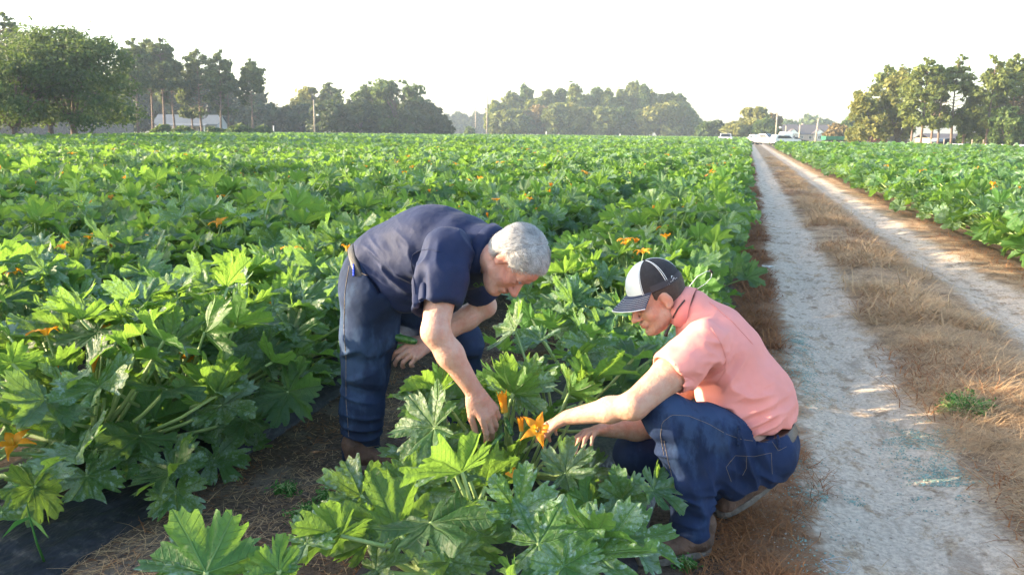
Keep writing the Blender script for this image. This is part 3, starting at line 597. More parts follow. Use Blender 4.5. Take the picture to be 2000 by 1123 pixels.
# white covered blocks along the right edge
for i, px in enumerate([1868, 1880, 1906, 1932, 1942, 1960, 1990, 2003]):
    z = 99-i*.6; o = empty('white_bale', ground_at(px, z), YAW+random.uniform(-.2, .2)); tag(o, ['leftmost white block under the right trees, touching the next', 'second white block from the left under the right trees', 'white block left of the sky gap pines, standing alone', 'white block under the tall pine right of the sky gap', 'white block close beside the one under the tall pine', 'white block under the highest pine', 'white block near the right border', 'white block cut by the right border'][i], 'block', 'white blocks under the right trees')
    m = MB(); w_ = random.uniform(.55, .8); rr = .42; pr = [(cos(a)*rr*(1+.0*a), .42+sin(a)*rr) for a in np.linspace(0, 2*pi, 14)[:-1]]; m.prism(pr, -w_/2, w_/2, T((0, 0, 0), pi/2)); m.build('wrap', M['white'], o, True)
    m = MB(); m.box((0, 0, .05), (w_*1.1, .9, .1)); m.build('pallet', M['wood'], o)
for i, px in enumerate([1820, 1845, 1900, 1922, 1955, 1985]):
    b = ground_at(px, 103); m = MB(); o = empty('fence_post', b); tag(o, ['leftmost fence post under the right trees', 'fence post in front of the dark sedan', 'fence post right of the sky gap trunks', 'fence post under the tall pine right of the sky gap', 'fence post under the highest pine', 'rightmost fence post under the right trees'][i], 'post', 'fence posts under the right trees'); m.tube([(0, 0, -.2), (0, 0, 1.3)], [.08, .07], 7); m.build('post', M['polewood'], o); m = MB(); m.lathe([(.085, 1.3), (.05, 1.36), (.01, 1.38)], n=7); m.build('cap', M['polewood'], o)

# vehicles
def vehicle(kind, px, z, rz, paint, label, name='parked_car', glassm='glass'):
    o = empty(name, ground_at(px, z), rz); tag(o, label, kind)
    S = {'pickup': dict(L=5.6, W=1.95, sill=.42, belt=1.12, prof=[(-2.8, .45), (-2.8, 1.18), (-.75, 1.2), (-.75, 1.22), (-.68, 1.85), (.55, 1.88), (1.25, 1.24), (2.65, 1.12), (2.78, .9), (2.78, .42)], win=[(-.6, 1.25), (-.55, 1.76), (.5, 1.78), (1.05, 1.26)]),
         'suv': dict(L=4.8, W=1.88, sill=.38, belt=1.05, prof=[(-2.35, .42), (-2.4, 1.05), (-2.15, 1.68), (-1.8, 1.76), (.3, 1.74), (1.05, 1.12), (2.2, 1.0), (2.4, .8), (2.4, .38)], win=[(-1.95, 1.15), (-1.75, 1.62), (.22, 1.62), (.82, 1.14)]),
         'van': dict(L=5.6, W=2.0, sill=.4, belt=1.2, prof=[(-2.8, .42), (-2.8, 2.2), (-2.65, 2.35), (1.2, 2.35), (2.0, 1.4), (2.7, 1.15), (2.8, .8), (2.8, .4)], win=[(.55, 1.4), (.55, 2.05), (1.2, 2.05), (1.75, 1.42)]),
         'car': dict(L=4.6, W=1.8, sill=.32, belt=.95, prof=[(-2.25, .36), (-2.3, .95), (-1.65, 1.02), (-1.0, 1.42), (.2, 1.44), (.95, .98), (2.1, .86), (2.28, .65), (2.28, .34)], win=[(-1.35, 1.02), (-.92, 1.35), (.15, 1.36), (.72, 1.0)])}[kind]
    W_ = S['W']; P = S['prof']
    m = MB(); zb = S['belt']
    secs = [(-1, .0), (-.93, .03), (0, .0), (.93, .03), (1, 0)]
    # body: lower part full width, greenhouse tucked in
    ys = [-W_/2, W_/2]; n_ = len(P); vtx = []
    for s_ in (-1, 1):
        for (a, b) in P: vtx.append((a, s_*(W_/2-(max(0, b-zb-.1)*.22)), b))
    m.add(vtx, [(i, (i+1) % n_, n_+(i+1) % n_, n_+i) for i in range(n_)], None, [tuple(range(n_-1, -1, -1)), tuple(range(n_, 2*n_))])
    body = m.build('body', paint, o)
    for s_ in (-1, 1):
        m = MB(); w_ = S['win']; m.add([(a, s_*(W_/2-(max(0, b-zb-.1)*.22)+.012), b) for a, b in w_], None, None, [(0, 1, 2, 3) if s_ > 0 else (3, 2, 1, 0)]); m.build('side_window', M[glassm], o)
    fr_ = [p for p in P if p[1] > zb+.0]
    i0 = max(range(len(P)-1), key=lambda i: (P[i][1]-P[i+1][1]) if P[i][0] > -.5 and P[i][1] > 1.3 else -9)
    a, b = P[i0], P[i0+1]; m = MB(); ww = lambda z_: W_/2-(max(0, z_-zb-.1)*.22)-.1
    l = lambda t: (a[0]*(1-t)+b[0]*t+.02, a[1]*(1-t)+b[1]*t+.015)
    p0, p1 = l(.08), l(.92); m.add([(p0[0], -ww(p0[1]), p0[1]), (p1[0], -ww(p1[1]), p1[1]), (p1[0], ww(p1[1]), p1[1]), (p0[0], ww(p0[1]), p0[1])], None, None, [(0, 1, 2, 3)]); m.build('windscreen', M[glassm], o)
    if kind == 'pickup':
        m = MB(); m.box((-1.8, 0, 1.1), (1.9, W_-.35, .24)); m.build('load_bed', M['rubber'], o)
    xf = P[-2][0]
    for s_ in (-1, 1): m = MB(); m.box((xf-.02, s_*(W_/2-.28), .82 if kind != 'car' else .66), (.1, .36, .17), bev=.03); m.build('headlight', M['lens'], o)
    for s_ in (-1, 1): m = MB(); m.box((P[0][0]-.01, s_*(W_/2-.15), .92 if kind != 'car' else .78), (.06, .16, .34), bev=.02); m.build('tail_light', M['taillight'], o)
    m = MB(); m.box((xf, 0, .74 if kind != 'car' else .58), (.08, W_-1.0, .26), bev=.02); m.build('grille', M['rubber'], o)
    m = MB(); m.box((xf+.02, 0, .46), (.16, W_-.1, .18), bev=.04); m.build('bumper', M['steel'] if kind == 'pickup' else paint, o)
    for s_ in (-1, 1): m = MB(); m.box((.95, s_*(W_/2+.12), S['belt']+.12), (.12, .22, .16), bev=.03); m.build('mirror', paint, o)
    r_ = .38 if kind != 'car' else .32
    for xw in (P[0][0]+.95, xf-.95):
        for s_ in (-1, 1):
            m = MB(); m.lathe([(r_*.6, -.11), (r_*.95, -.11), (r_, -.06), (r_, .06), (r_*.95, .11), (r_*.6, .11)], n=18); w = m.build('wheel', M['rubber'], o, True, T((xw, s_*(W_/2-.1), r_)) @ Matrix.Rotation(pi/2, 4, 'X'))
            m = MB(); m.lathe([(.05, -.115), (r_*.6, -.1), (r_*.6, .1), (.05, .115)], n=14); m.build('rim', M['rim'], w)
    return o
cw = M['carwhite']
vehicle('pickup', 1417, 140, -pi/2+.06, cw, 'white pickup truck facing the camera on the left of the track end', 'pickup_truck')
vehicle('suv', 1474, 152, pi/2+.3, cw, 'small white SUV parked farthest left in the car cluster', 'parked_car')
vehicle('pickup', 1494, 144, -pi/2+1.0, cw, 'white crew pickup parked in the middle of the car cluster', 'pickup_truck')
vehicle('suv', 1535, 140, YAW+.15, cw, 'white SUV seen side on at the right of the car cluster', 'parked_car')
vehicle('van', 1533, 165, pi/2+.2, M['white'], 'tall white box van behind the side on white SUV', 'box_van')
vehicle('car', 1553, 142, YAW-.2, M['darkpaint'], 'dark car almost hidden behind the nose of the white SUV', 'parked_car')
vehicle('car', 1856, 122, YAW+.1, M['darkpaint'], 'dark sedan parked under the right trees', 'parked_car')
vehicle('car', 1842, 128, YAW, cw, 'white sedan parked behind the dark sedan under the right trees', 'parked_car')
vehicle('pickup', 1700, 152, YAW, M['redpaint'], 'old red pickup hitched to the long green trailer', 'farm_truck')
# green trailer
tr = root_at('farm_trailer', 1649, 150, YAW, 'long low green farm trailer behind the red truck', 'trailer')
m = MB(); m.box((0, 0, 1.02), (7.6, 2.3, .14), bev=.02); m.build('deck', M['greenpaint'], tr)
for s_ in (-1, 1): m = MB(); m.box((0, s_*1.13, 1.35), (7.6, .06, .55), bev=.01); m.build('side_board', M['greenpaint'], tr)
for x in (-3.78, 3.78): m = MB(); m.box((x, 0, 1.35), (.06, 2.3, .55), bev=.01); m.build('end_board', M['greenpaint'], tr)
m = MB(); m.box((0, 0, .85), (7.4, .9, .2)); m.build('chassis', M['rubber'], tr)
m = MB(); m.tube([(3.7, 0, .85), (5.0, 0, .6)], .06, 6); m.build('drawbar', M['steel'], tr)
for x in (-2.3, -1.4, 2.6):
    for s_ in (-1, 1):
        m = MB(); m.lathe([(.2, -.1), (.36, -.1), (.38, 0), (.36, .1), (.2, .1)], n=16); w = m.build('wheel', M['rubber'], tr, True, T((x, s_*.95, .38)) @ Matrix.Rotation(pi/2, 4, 'X')); m = MB(); m.lathe([(.04, -.1), (.2, -.09), (.2, .09), (.04, .1)], n=10); m.build('rim', M['rim'], w)
# blue hose in the crop
b = at(1205, 403, 12.4); m = MB(); e_ = at(1245, 407, 12.4); m.tube([b-(e_-b)*.6-V((0, 0, .06)), b, (b+e_)/2+V((0, 0, .02)), e_, e_+(e_-b)*.6-V((0, 0, .07))], .045, 10); o = m.build('irrigation_hose', M['bluehose'], None, True); tag(o, 'bright blue irrigation pipe lying across the zucchini plants', 'pipe')
# ------------------------------------------------------------------ zucchini plants
LOBES = [(0, 1.0), (50, .93), (-50, .93), (104, .84), (-104, .84), (150, .60), (-150, .60)]
def leaf_shape(na, rings, rs, deep=.5):
    """one leaf in its own frame: petiole joins at the origin, the tip points to +X, upper side +Z; returns verts, quads, uv"""
    jit = {a: (a+rs.uniform(-5, 5), l*rs.uniform(.9, 1.08)) for a, l in LOBES}
    ths = np.linspace(-178, 178, na)
    lb = list(jit.values()); tips = np.array([a for a, l in lb]); lens = np.array([l for a, l in lb])
    d = np.abs(ths[:, None]-tips[None]); near = d.argmin(1); dn = d.min(1)
    order = np.argsort(tips); st = tips[order]; sl = lens[order]
    env = np.interp(ths, np.r_[-180, st, 180], np.r_[.22, sl, .22])
    gap = np.array([22, 24, 24, 26, 26, 20, 20.])[near]
    k = np.clip(dn/gap, 0, 1)
    # lobes taper to a blunt point, sinus between them
    R = env*(1-(deep*(.85+.3*vnoise(np.c_[ths/40, ths*0+rs.rand()*50]))) * k**5)
    sec = np.maximum(0, np.cos(np.radians(dn)*360/19.0))**2*sstep(5, 9, dn)*(1-sstep(17, 24, dn)); R = R*(1-.0*sec)
    R = R*(1-(.15+.08*rs.rand())*np.maximum(0, np.cos(np.radians((dn-11)*360/13.0)))**3*(dn < 19))
    teeth = .08*np.abs(np.sin(np.radians(ths)*17+rs.rand()*6))+.03*np.sin(np.radians(ths)*39+rs.rand()*6)
    R = R*(.96+teeth)+.012*rs.randn(na)
    ts = np.linspace(0, 1, rings+1)[1:]**.85
    th = np.radians(ths)
    RR = ts[:, None]*R[None]; X = RR*np.cos(th); Y = RR*np.sin(th)
    dv = np.radians(dn)[None]; fold = RR*np.sin(dv)
    cup = rs.uniform(-.2, .5); fun = max(0, rs.uniform(-.25, .65)); droop = rs.uniform(.15, .60)
    Z = fun*RR*(1-.3*RR)+.42*fold*(1-.35*RR) + cup*RR**2*.5*np.abs(np.sin(th))[None] - droop*(RR**2)*.42*np.clip(np.cos(th), -.3, 1)[None]
    Z = Z + .14*RR**2*np.sin(th*6+rs.rand()*6)[None] + .07*RR**2*np.sin(th*13+rs.rand()*6)[None]
    Z = Z + .035*vnoise(np.stack([X, Y], -1)+rs.rand()*30, .25) - .0
    Y = Y*rs.uniform(.9, 1.08)
    P = np.concatenate([[[0, 0, 0]], np.stack([X, Y, Z], -1).reshape(-1, 3)])
    uv = np.concatenate([[[0, 0]], np.stack([RR*np.cos(dv), fold+.0*RR], -1).reshape(-1, 2)])
    n_ = na; q = []
    for r_ in range(rings-1):
        b = 1+r_*n_; i = np.arange(n_-1); q.append(np.stack([b+i, b+n_+i, b+n_+i+1, b+i+1], -1))
    i = np.arange(n_-1); tri = np.stack([np.zeros_like(i), 1+i, 2+i], -1)
    return P, (np.concatenate(q) if q else np.zeros((0, 4), int)), tri, uv
_rs = np.random.RandomState(11)
LEAVES_HI = [leaf_shape(141, 8, _rs, _rs.uniform(.52, .68)) for k in range(9)]
LEAVES_MD = [leaf_shape(67, 4, _rs, _rs.uniform(.52, .72)) for k in range(6)]
LEAVES_LO = [leaf_shape(22, 2, _rs, .45) for k in range(5)]
LEAVES_XL = [leaf_shape(9, 1, _rs, .3) for k in range(4)]

def frame(x, nrm):
    x = unit(x); n_ = V(nrm); n_ = unit(n_-x*(n_ @ x)); y = np.cross(n_, x); return np.stack([x, y, n_], 1)
class Plant:
    def __init__(s): s.lv = []; s.lq = []; s.lt = []; s.luv = []; s.lr = []; s.n = 0; s.st = MB(); s.fl = []
    def leaf(s, lib, pos, xdir, nrm, size, rnd, rs):
        P, q, t, uv = lib[rs.randint(len(lib))]; R = frame(xdir, nrm)
        if rs.rand() < .5: P = P*[1, -1, 1]; q = q[:, ::-1]; t = t[:, ::-1]
        s.lv.append((P*size) @ R.T+pos); s.lq.append(q+s.n); s.lt.append(t+s.n); s.luv.append(uv); s.lr.append(np.full(len(P), rnd)); s.n += len(P)
    def stalk(s, a, b, bend, r0, r1, n=6, seg=5):
        pts = []
        for t in np.linspace(0, 1, seg): pts.append(a*(1-t)+b*t+bend*4*t*(1-t))
        s.st.tube(pts, list(np.linspace(r0, r1, seg)), n); return unit(pts[-1]-pts[-2])
    def foliage_mesh(s, name='foliage'):
        return mesh_np(name, np.concatenate(s.lv), [np.concatenate(s.lq), np.concatenate(s.lt)], True, [M['leaf']], None, np.concatenate(s.luv), {'rnd': np.concatenate(s.lr)})
def grow(rs, lib, nleaf=26, tall=1.0, sparse=1, reject=None, base=V((0, 0, .11)), stn=6, lscale=1.0, wide=1.0):
    p = Plant(); az = rs.rand()*6.28
    for i in range(nleaf):
        az += 2.399+rs.uniform(-.35, .35); k = i/max(1, nleaf-1)         # k 0 = old and low, 1 = young and upright
        tilt = radians(84-68*k**.85+rs.uniform(-9, 9)); L = (.26+.30*sin(pi*min(1, .25+.62*k)))*tall*rs.uniform(.85, 1.15)
        L = L*(1 if k < .85 else .8)
        d = V((cos(az)*sin(tilt)*wide, sin(az)*sin(tilt)*wide, cos(tilt)))
        b0 = base+V((cos(az)*.03, sin(az)*.03, rs.uniform(0, .07)))+V((0, (k-.5)*.12, 0))
        tip = b0+d*L; tip[2] = max(tip[2], .10+.08*rs.rand())
        out = V((cos(az), sin(az), 0))
        xd = unit(out*rs.uniform(.55, 1.0)+V((0, 0, rs.uniform(-.55, .35)+.5*(k > .8)))+V((rs.randn(), rs.randn(), 0))*.25)
        nm = unit(V((0, 0, 1))+out*rs.uniform(-.9, .45)*(1+.6*k)+V((rs.randn(), rs.randn(), 0))*.5)
        size = (.100+.085*sin(pi*min(1, .35+.5*k)))*rs.uniform(.82, 1.2)*(1 if k < .88 else .62)*lscale
        if reject is not None and (reject(tip, size) or reject(tip+xd*size*.6, size*.75) or reject((b0+tip)/2, .02)): continue
        p.stalk(b0, tip, V((0, 0, -.02-.05*rs.rand()))-out*.02, .0108*tall, .0062, stn)
        p.leaf(lib, tip, xd, nm, size, rs.rand(), rs)
    return p

def flower_mesh(open_=1.0, seed=0, name='flower'):
    rs = np.random.RandomState(seed); vs_, qs, ts, n_ = [], [], [], 0
    nr, nc = 8, 5
    for k in range(5):
        a0 = 2*pi*k/5+rs.uniform(-.1, .1); o_ = open_*rs.uniform(.85, 1.1)
        for i in range(nr):
            t = i/(nr-1); w = (.30+.9*t)*(1-sstep(.45, 1.0, t)*.97)*.021/.9
            rad = .009+.055*t**1.8*o_; z = .055*t*(1.15-.35*o_*t)-(.02*t**5*o_)
            for j in range(nc):
                s_ = (j/(nc-1)-.5)*2
                ang = a0+s_*(w/max(rad, .012))*1.0 if t < .55 else a0+s_*w/max(rad, .012)
                vs_.append((cos(ang)*rad, sin(ang)*rad, z-.006*abs(s_)*t+.003*rs.randn()*t)); ts.append(t)
        for i in range(nr-1):
            for j in range(nc-1):
                b = n_+i*nc+j; qs.append((b, b+1, b+nc+1, b+nc))
        n_ += nr*nc
    return mesh_np(name, vs_, [np.array(qs)], True, [M['petal']], None, None, {'t': np.clip(np.array(ts)*2.0, 0, 1)})
FLOWERS = [flower_mesh(1.15, 1), flower_mesh(.75, 2), flower_mesh(.30, 3), flower_mesh(.10, 4)]
def pistil():
    m = MB(); m.tube([(0, 0, 0), (0, 0, .02), (0, 0, .034)], [.004, .004, .003], 6); return mesh_np('stamen', np.concatenate(m.v), [np.concatenate(m.f4)]+m.fn, True, [M['petal']], None, None, {'t': np.zeros(m.n)})
def fruit_mesh(L=.14, r=.02):
    m = MB(); prof = [(r*.35, 0), (r*.8, L*.06), (r, L*.3), (r*1.02, L*.7), (r*.8, L*.93), (r*.35, L)]; m.lathe(prof, n=10)
    return mesh_np('fruit', np.concatenate(m.v), [np.concatenate(m.f4)]+m.fn, True, [M['fruit']])
FRUIT = fruit_mesh()
def put(me, name, parent, loc, up, s=1.0):
    o = obj(name, me, parent); q_ = Vector(up).to_track_quat('Z', 'Y')
    o.matrix_local = Matrix.Translation(Vector(loc)) @ q_.to_matrix().to_4x4() @ Matrix.Scale(s, 4); return o
def add_flowers(root, p, rs, n_, zr=(.14, .38), rr=.2):
    """flowers on short stalks: their stalks join the plant's stalk mesh, so call before building it"""
    out = []
    for k in range(n_):
        a = rs.rand()*6.28; r_ = rr*sqrt(rs.rand()); pos = V((cos(a)*r_, sin(a)*r_, rs.uniform(*zr)))
        p.stalk(V((0, 0, .12)), pos, V((0, 0, -.02)), .005, .004, 5, 4); up = unit(V((rs.randn()*.35, rs.randn()*.35, 1)))
        out.append((FLOWERS[rs.choice([0, 1, 1, 2, 3])], pos, up, rs.uniform(.9, 1.25)))
    return out

def rowname(x):
    ordn = ['first', 'second', 'third', 'fourth', 'fifth', 'sixth', 'seventh', 'eighth', 'ninth', 'tenth', 'eleventh', 'twelfth', 'thirteenth', 'fourteenth', 'fifteenth', 'sixteenth']
    if x < 1: return '%s row left of the track' % ordn[min(15, int(round((-.75-x)/1.9)))]
    return '%s row right of the track' % ordn[min(15, int(round((x-3.72)/1.9)))]

# every planting place; the nearest 300 in view stand as plants of their own, the rest as one field
slots = []
prs = np.random.RandomState(21)
for side, rows in ((0, ROWS_L), (1, ROWS_R)):
    for ri, rx in enumerate(rows):
        y = .5+prs.rand()*.5
        yend = 300 if side == 0 else 101-ri*1.5
        while y < yend:
            st = .52 if y < 60 else (.9 if y < 130 else 1.5)
            y += st*prs.uniform(.85, 1.15)
            x = rx+prs.uniform(-.07, .07)
            px, py, z = proj((x, y, .4))
            out = z < 1.2 or px < -160 or px > 2160 or py > 1450
            if out and (z < 7 or px < -2600 or px > 2900 or x > 12): continue
            if side == 0 and x < -62-max(0, y-62)*.62: continue
            if side == 1 and y < 5.5: continue
            slots.append((z, x, y, side, ri) if not out else (z+.0001, x, y, 2, ri))
slots.sort()
# ------------------------------------------------------------------ people: signed distance shapes meshed as one surface
class SDF:
    def __init__(s, lo, hi, vox):
        s.lo = V(lo); s.vox = vox; s.n = np.ceil((V(hi)-s.lo)/vox).astype(int)+1
        s.f = np.full(s.n, .5, np.float32)
    def region(s, lo, hi):
        a = np.clip(np.floor((lo-s.lo)/s.vox).astype(int), 0, s.n-1); b = np.clip(np.ceil((hi-s.lo)/s.vox).astype(int)+1, 1, s.n)
        if (b <= a).any(): return None, None
        g = np.meshgrid(*[s.lo[i]+s.vox*np.arange(a[i], b[i]) for i in range(3)], indexing='ij'); return tuple(slice(a[i], b[i]) for i in range(3)), np.stack(g, -1)
    def apply(s, lo, hi, fn, k, op):
        m = k+s.vox*2.5+.01; sl, P = s.region(lo-m, hi+m)
        if sl is None: return
        d = fn(P).astype(np.float32); c = s.f[sl]
        if op == 'add':
            h = np.clip(.5+.5*(c-d)/max(k, 1e-6), 0, 1); s.f[sl] = c*(1-h)+d*h-k*h*(1-h) if k > 0 else np.minimum(c, d)
        elif op == 'sub':
            d = -d; h = np.clip(.5-.5*(c-d)/max(k, 1e-6), 0, 1); s.f[sl] = c*(1-h)+d*h+k*h*(1-h) if k > 0 else np.maximum(c, d)
    def cone(s, a, b, ra, rb, k=.02, op='add', flat=None):
        a, b = V(a), V(b); ab = b-a; L2 = ab @ ab+1e-12; R_ = max(ra, rb)*(flat[1] if flat and flat[1] > 1 else 1)
        def fn(P):
            d = P-a; t = np.clip((d @ ab)/L2, 0, 1); q = d-t[..., None]*ab
            if flat is not None:
                u = unit(flat[0]); c = q @ u; q = q+(c/flat[1]-c)[..., None]*u
            return np.sqrt((q*q).sum(-1))-(ra+(rb-ra)*t)
        s.apply(np.minimum(a, b)-R_, np.maximum(a, b)+R_, fn, k, op)
    def ell(s, c, r, R=None, k=.02, op='add'):
        c, r = V(c), V(r); R = np.eye(3) if R is None else R
        def fn(P):
            q = (P-c) @ R; k0 = np.sqrt(((q/r)**2).sum(-1)); k1 = np.sqrt(((q/r**2)**2).sum(-1))+1e-9; return k0*(k0-1)/k1
        m = r.max(); s.apply(c-m, c+m, fn, k, op)
    def chain(s, pts, rs, k=.02, flat=None):
        for i in range(len(pts)-1): s.cone(pts[i], pts[i+1], rs[i], rs[i+1], k, 'add', flat)
    def plane_cut(s, p, n):              # remove the side n points to
        s.plane = (V(p), unit(n))
    def cut_where(s, fn):
        sl, P = s.region(s.lo, s.lo+s.vox*s.n); s.f = np.maximum(s.f, fn(P).astype(np.float32))
    def verts(s):
        f = s.f; sg = f < 0; nx, ny, nz = f.shape
        c = np.zeros((nx-1, ny-1, nz-1), np.int8)
        for dx in (0, 1):
            for dy in (0, 1):
                for dz in (0, 1): c += sg[dx:nx-1+dx, dy:ny-1+dy, dz:nz-1+dz]
        act = (c > 0) & (c < 8); ci = np.argwhere(act); idm = np.full(act.shape, -1, np.int64); idm[act] = np.arange(len(ci))
        acc = np.zeros((len(ci), 3)); cnt = np.zeros(len(ci))
        for ax in range(3):
            o1, o2 = [a for a in range(3) if a != ax]
            for u in (0, 1):
                for v in (0, 1):
                    a = ci.copy(); a[:, o1] += u; a[:, o2] += v; b = a.copy(); b[:, ax] += 1
                    fa = f[a[:, 0], a[:, 1], a[:, 2]]; fb = f[b[:, 0], b[:, 1], b[:, 2]]; m = (fa < 0) != (fb < 0)
                    t = fa[m]/(fa[m]-fb[m]); p = a[m].astype(float); p[:, ax] += t; acc[m] += p; cnt[m] += 1
        vtx = s.lo+s.vox*acc/cnt[:, None]
        quads = []
        for ax in range(3):
            o1, o2 = (ax+1) % 3, (ax+2) % 3
            sa = [slice(None)]*3; sb = [slice(None)]*3; sa[ax] = slice(0, -1); sb[ax] = slice(1, None)
            A = sg[tuple(sa)]; B = sg[tuple(sb)]; e = np.argwhere(A != B); fl = A[e[:, 0], e[:, 1], e[:, 2]]
            ok = (e[:, o1] > 0) & (e[:, o2] > 0) & (e[:, o1] < f.shape[o1]-1) & (e[:, o2] < f.shape[o2]-1); e, fl = e[ok], fl[ok]
            def cid(d1, d2): k = e.copy(); k[:, o1] -= d1; k[:, o2] -= d2; return idm[k[:, 0], k[:, 1], k[:, 2]]
            q = np.stack([cid(1, 1), cid(0, 1), cid(0, 0), cid(1, 0)], -1); q[~fl] = q[~fl][:, ::-1]; quads.append(q)
        q = np.concatenate(quads); q = q[(q >= 0).all(1)]; return vtx, q
def smooth_verts(v, q, it=2, lam=.5):
    e = np.concatenate([q[:, [0, 1]], q[:, [1, 2]], q[:, [2, 3]], q[:, [3, 0]]])
    for _ in range(it):
        s = np.zeros_like(v); c = np.zeros(len(v))
        for a, b in ((0, 1), (1, 0)):
            for k in range(3): s[:, k] += np.bincount(e[:, a], v[e[:, b], k], len(v))
            c += np.bincount(e[:, a], minlength=len(v))
        v = v*(1-lam)+lam*s/np.maximum(c, 1)[:, None]
    return v
def vnormals(v, q):
    n_ = np.cross(v[q[:, 2]]-v[q[:, 0]], v[q[:, 3]]-v[q[:, 1]]); r = np.zeros_like(v)
    for k in range(4):
        for j in range(3): r[:, j] += np.bincount(q[:, k], n_[:, j], len(v))
    return r/(np.linalg.norm(r, axis=1)[:, None]+1e-12)
def folds(v, nrm, specs):
    """irregular creases: ridged noise drawn out along the fold direction"""
    d = np.zeros(len(v))
    for c, rad, u, lam, amp, ph in specs:    # centre, reach, direction across the folds, spacing, height
        u = unit(u); w = v-V(c); a = w @ u; r2 = (w*w).sum(1); al = w-a[:, None]*u
        q_ = np.c_[a/lam*.62, al @ V((1, .3, .2))/(lam*5), al @ V((.2, 1, .6))/(lam*5)]+ph*7.3
        n1 = vnoise(q_, 1.0); r_ = 1-np.abs(n1)*2.6
        d += amp*3.4*np.exp(-(r2/rad**2)**1.0)*np.clip(r_, -1, 1)
    return v+nrm*d[:, None]
def face_local(v, q): return v, q
def rot_from(fwd, up):                     # columns: forward, left, up of a head
    f_ = unit(fwd); u_ = V(up); u_ = unit(u_-f_*(u_ @ f_)); return np.stack([f_, np.cross(u_, f_), u_], 1)
def head_shape(S, c, R, s, k=.012, nose=1.0):
    L = lambda p: V(c)+R @ (V(p)*s)
    S.ell(L((-.012, 0, .045)), V((.101, .078, .092))*s, R, k)
    S.ell(L((.030, 0, -.030)), V((.058, .060, .088))*s, R, .02*s)
    S.ell(L((-.035, 0, -.02)), V((.062, .062, .07))*s, R, .02*s)
    for y in (-1, 1):
        S.cone(L((.005, y*.050, -.058)), L((.062, y*.020, -.094)), .020*s, .019*s, .018*s)
        S.ell(L((.056, y*.036, -.022)), V((.026, .024, .026))*s, R, .016*s)
    S.ell(L((.074, 0, -.096)), V((.020, .022, .018))*s, R, .014*s)
    S.ell(L((.075, 0, .040)), V((.018, .048, .028))*s, R, .02*s)
    for y in (-1, 1): S.ell(L((.080, y*.027, .020)), V((.011, .022, .007))*s, R, .010*s)
    for y in (-1, 1): S.ell(L((.092, y*.031, .001)), V((.016, .017, .013))*s, R, .010*s, 'sub')
    for y in (-1, 1): S.ell(L((.0745, y*.031, -.001)), V((.0125, .0145, .0125))*s, R, .003*s)
    S.chain([L((.084, 0, .014)), L((.098, 0, -.010)), L((.112*1.0, 0, -.030))], [.0085*s, .0095*s, .0135*s*nose], .010*s)
    for y in (-1, 1): S.ell(L((.098, y*.013, -.034)), V((.012, .008, .009))*s*nose, R, .006*s)
    for y in (-1, 1): S.ell(L((.104, y*.008, -.044)), V((.006, .004, .004))*s, R, .003*s, 'sub')
    S.ell(L((.083, 0, -.062)), V((.016, .027, .015))*s, R, .010*s)
    S.ell(L((.0945, 0, -.0575)), V((.008, .022, .0050))*s, R, .004*s); S.ell(L((.0925, 0, -.0695)), V((.008, .019, .0058))*s, R, .004*s)
    S.ell(L((.101, 0, -.0635)), V((.010, .023, .0016))*s, R, .0025*s, 'sub')
    S.ell(L((.090, 0, -.083)), V((.008, .016, .004))*s, R, .008*s, 'sub')
    for y in (-1, 1):
        e0 = L((-.008, y*.079, .002)); Re = R @ np.array([[cos(.25), 0, sin(.25)], [0, 1, 0], [-sin(.25), 0, cos(.25)]])
        Re = Re @ np.array([[cos(-y*.35), -sin(-y*.35), 0], [sin(-y*.35), cos(-y*.35), 0], [0, 0, 1]])
        S.ell(e0, V((.0195, .0075, .033))*s, Re, .006*s); S.ell(L((.002, y*.089, .004)), V((.0105, .008, .021))*s, Re, .004*s, 'sub')
        S.ell(L((-.002, y*.081, -.024)), V((.009, .006, .010))*s, Re, .005*s)
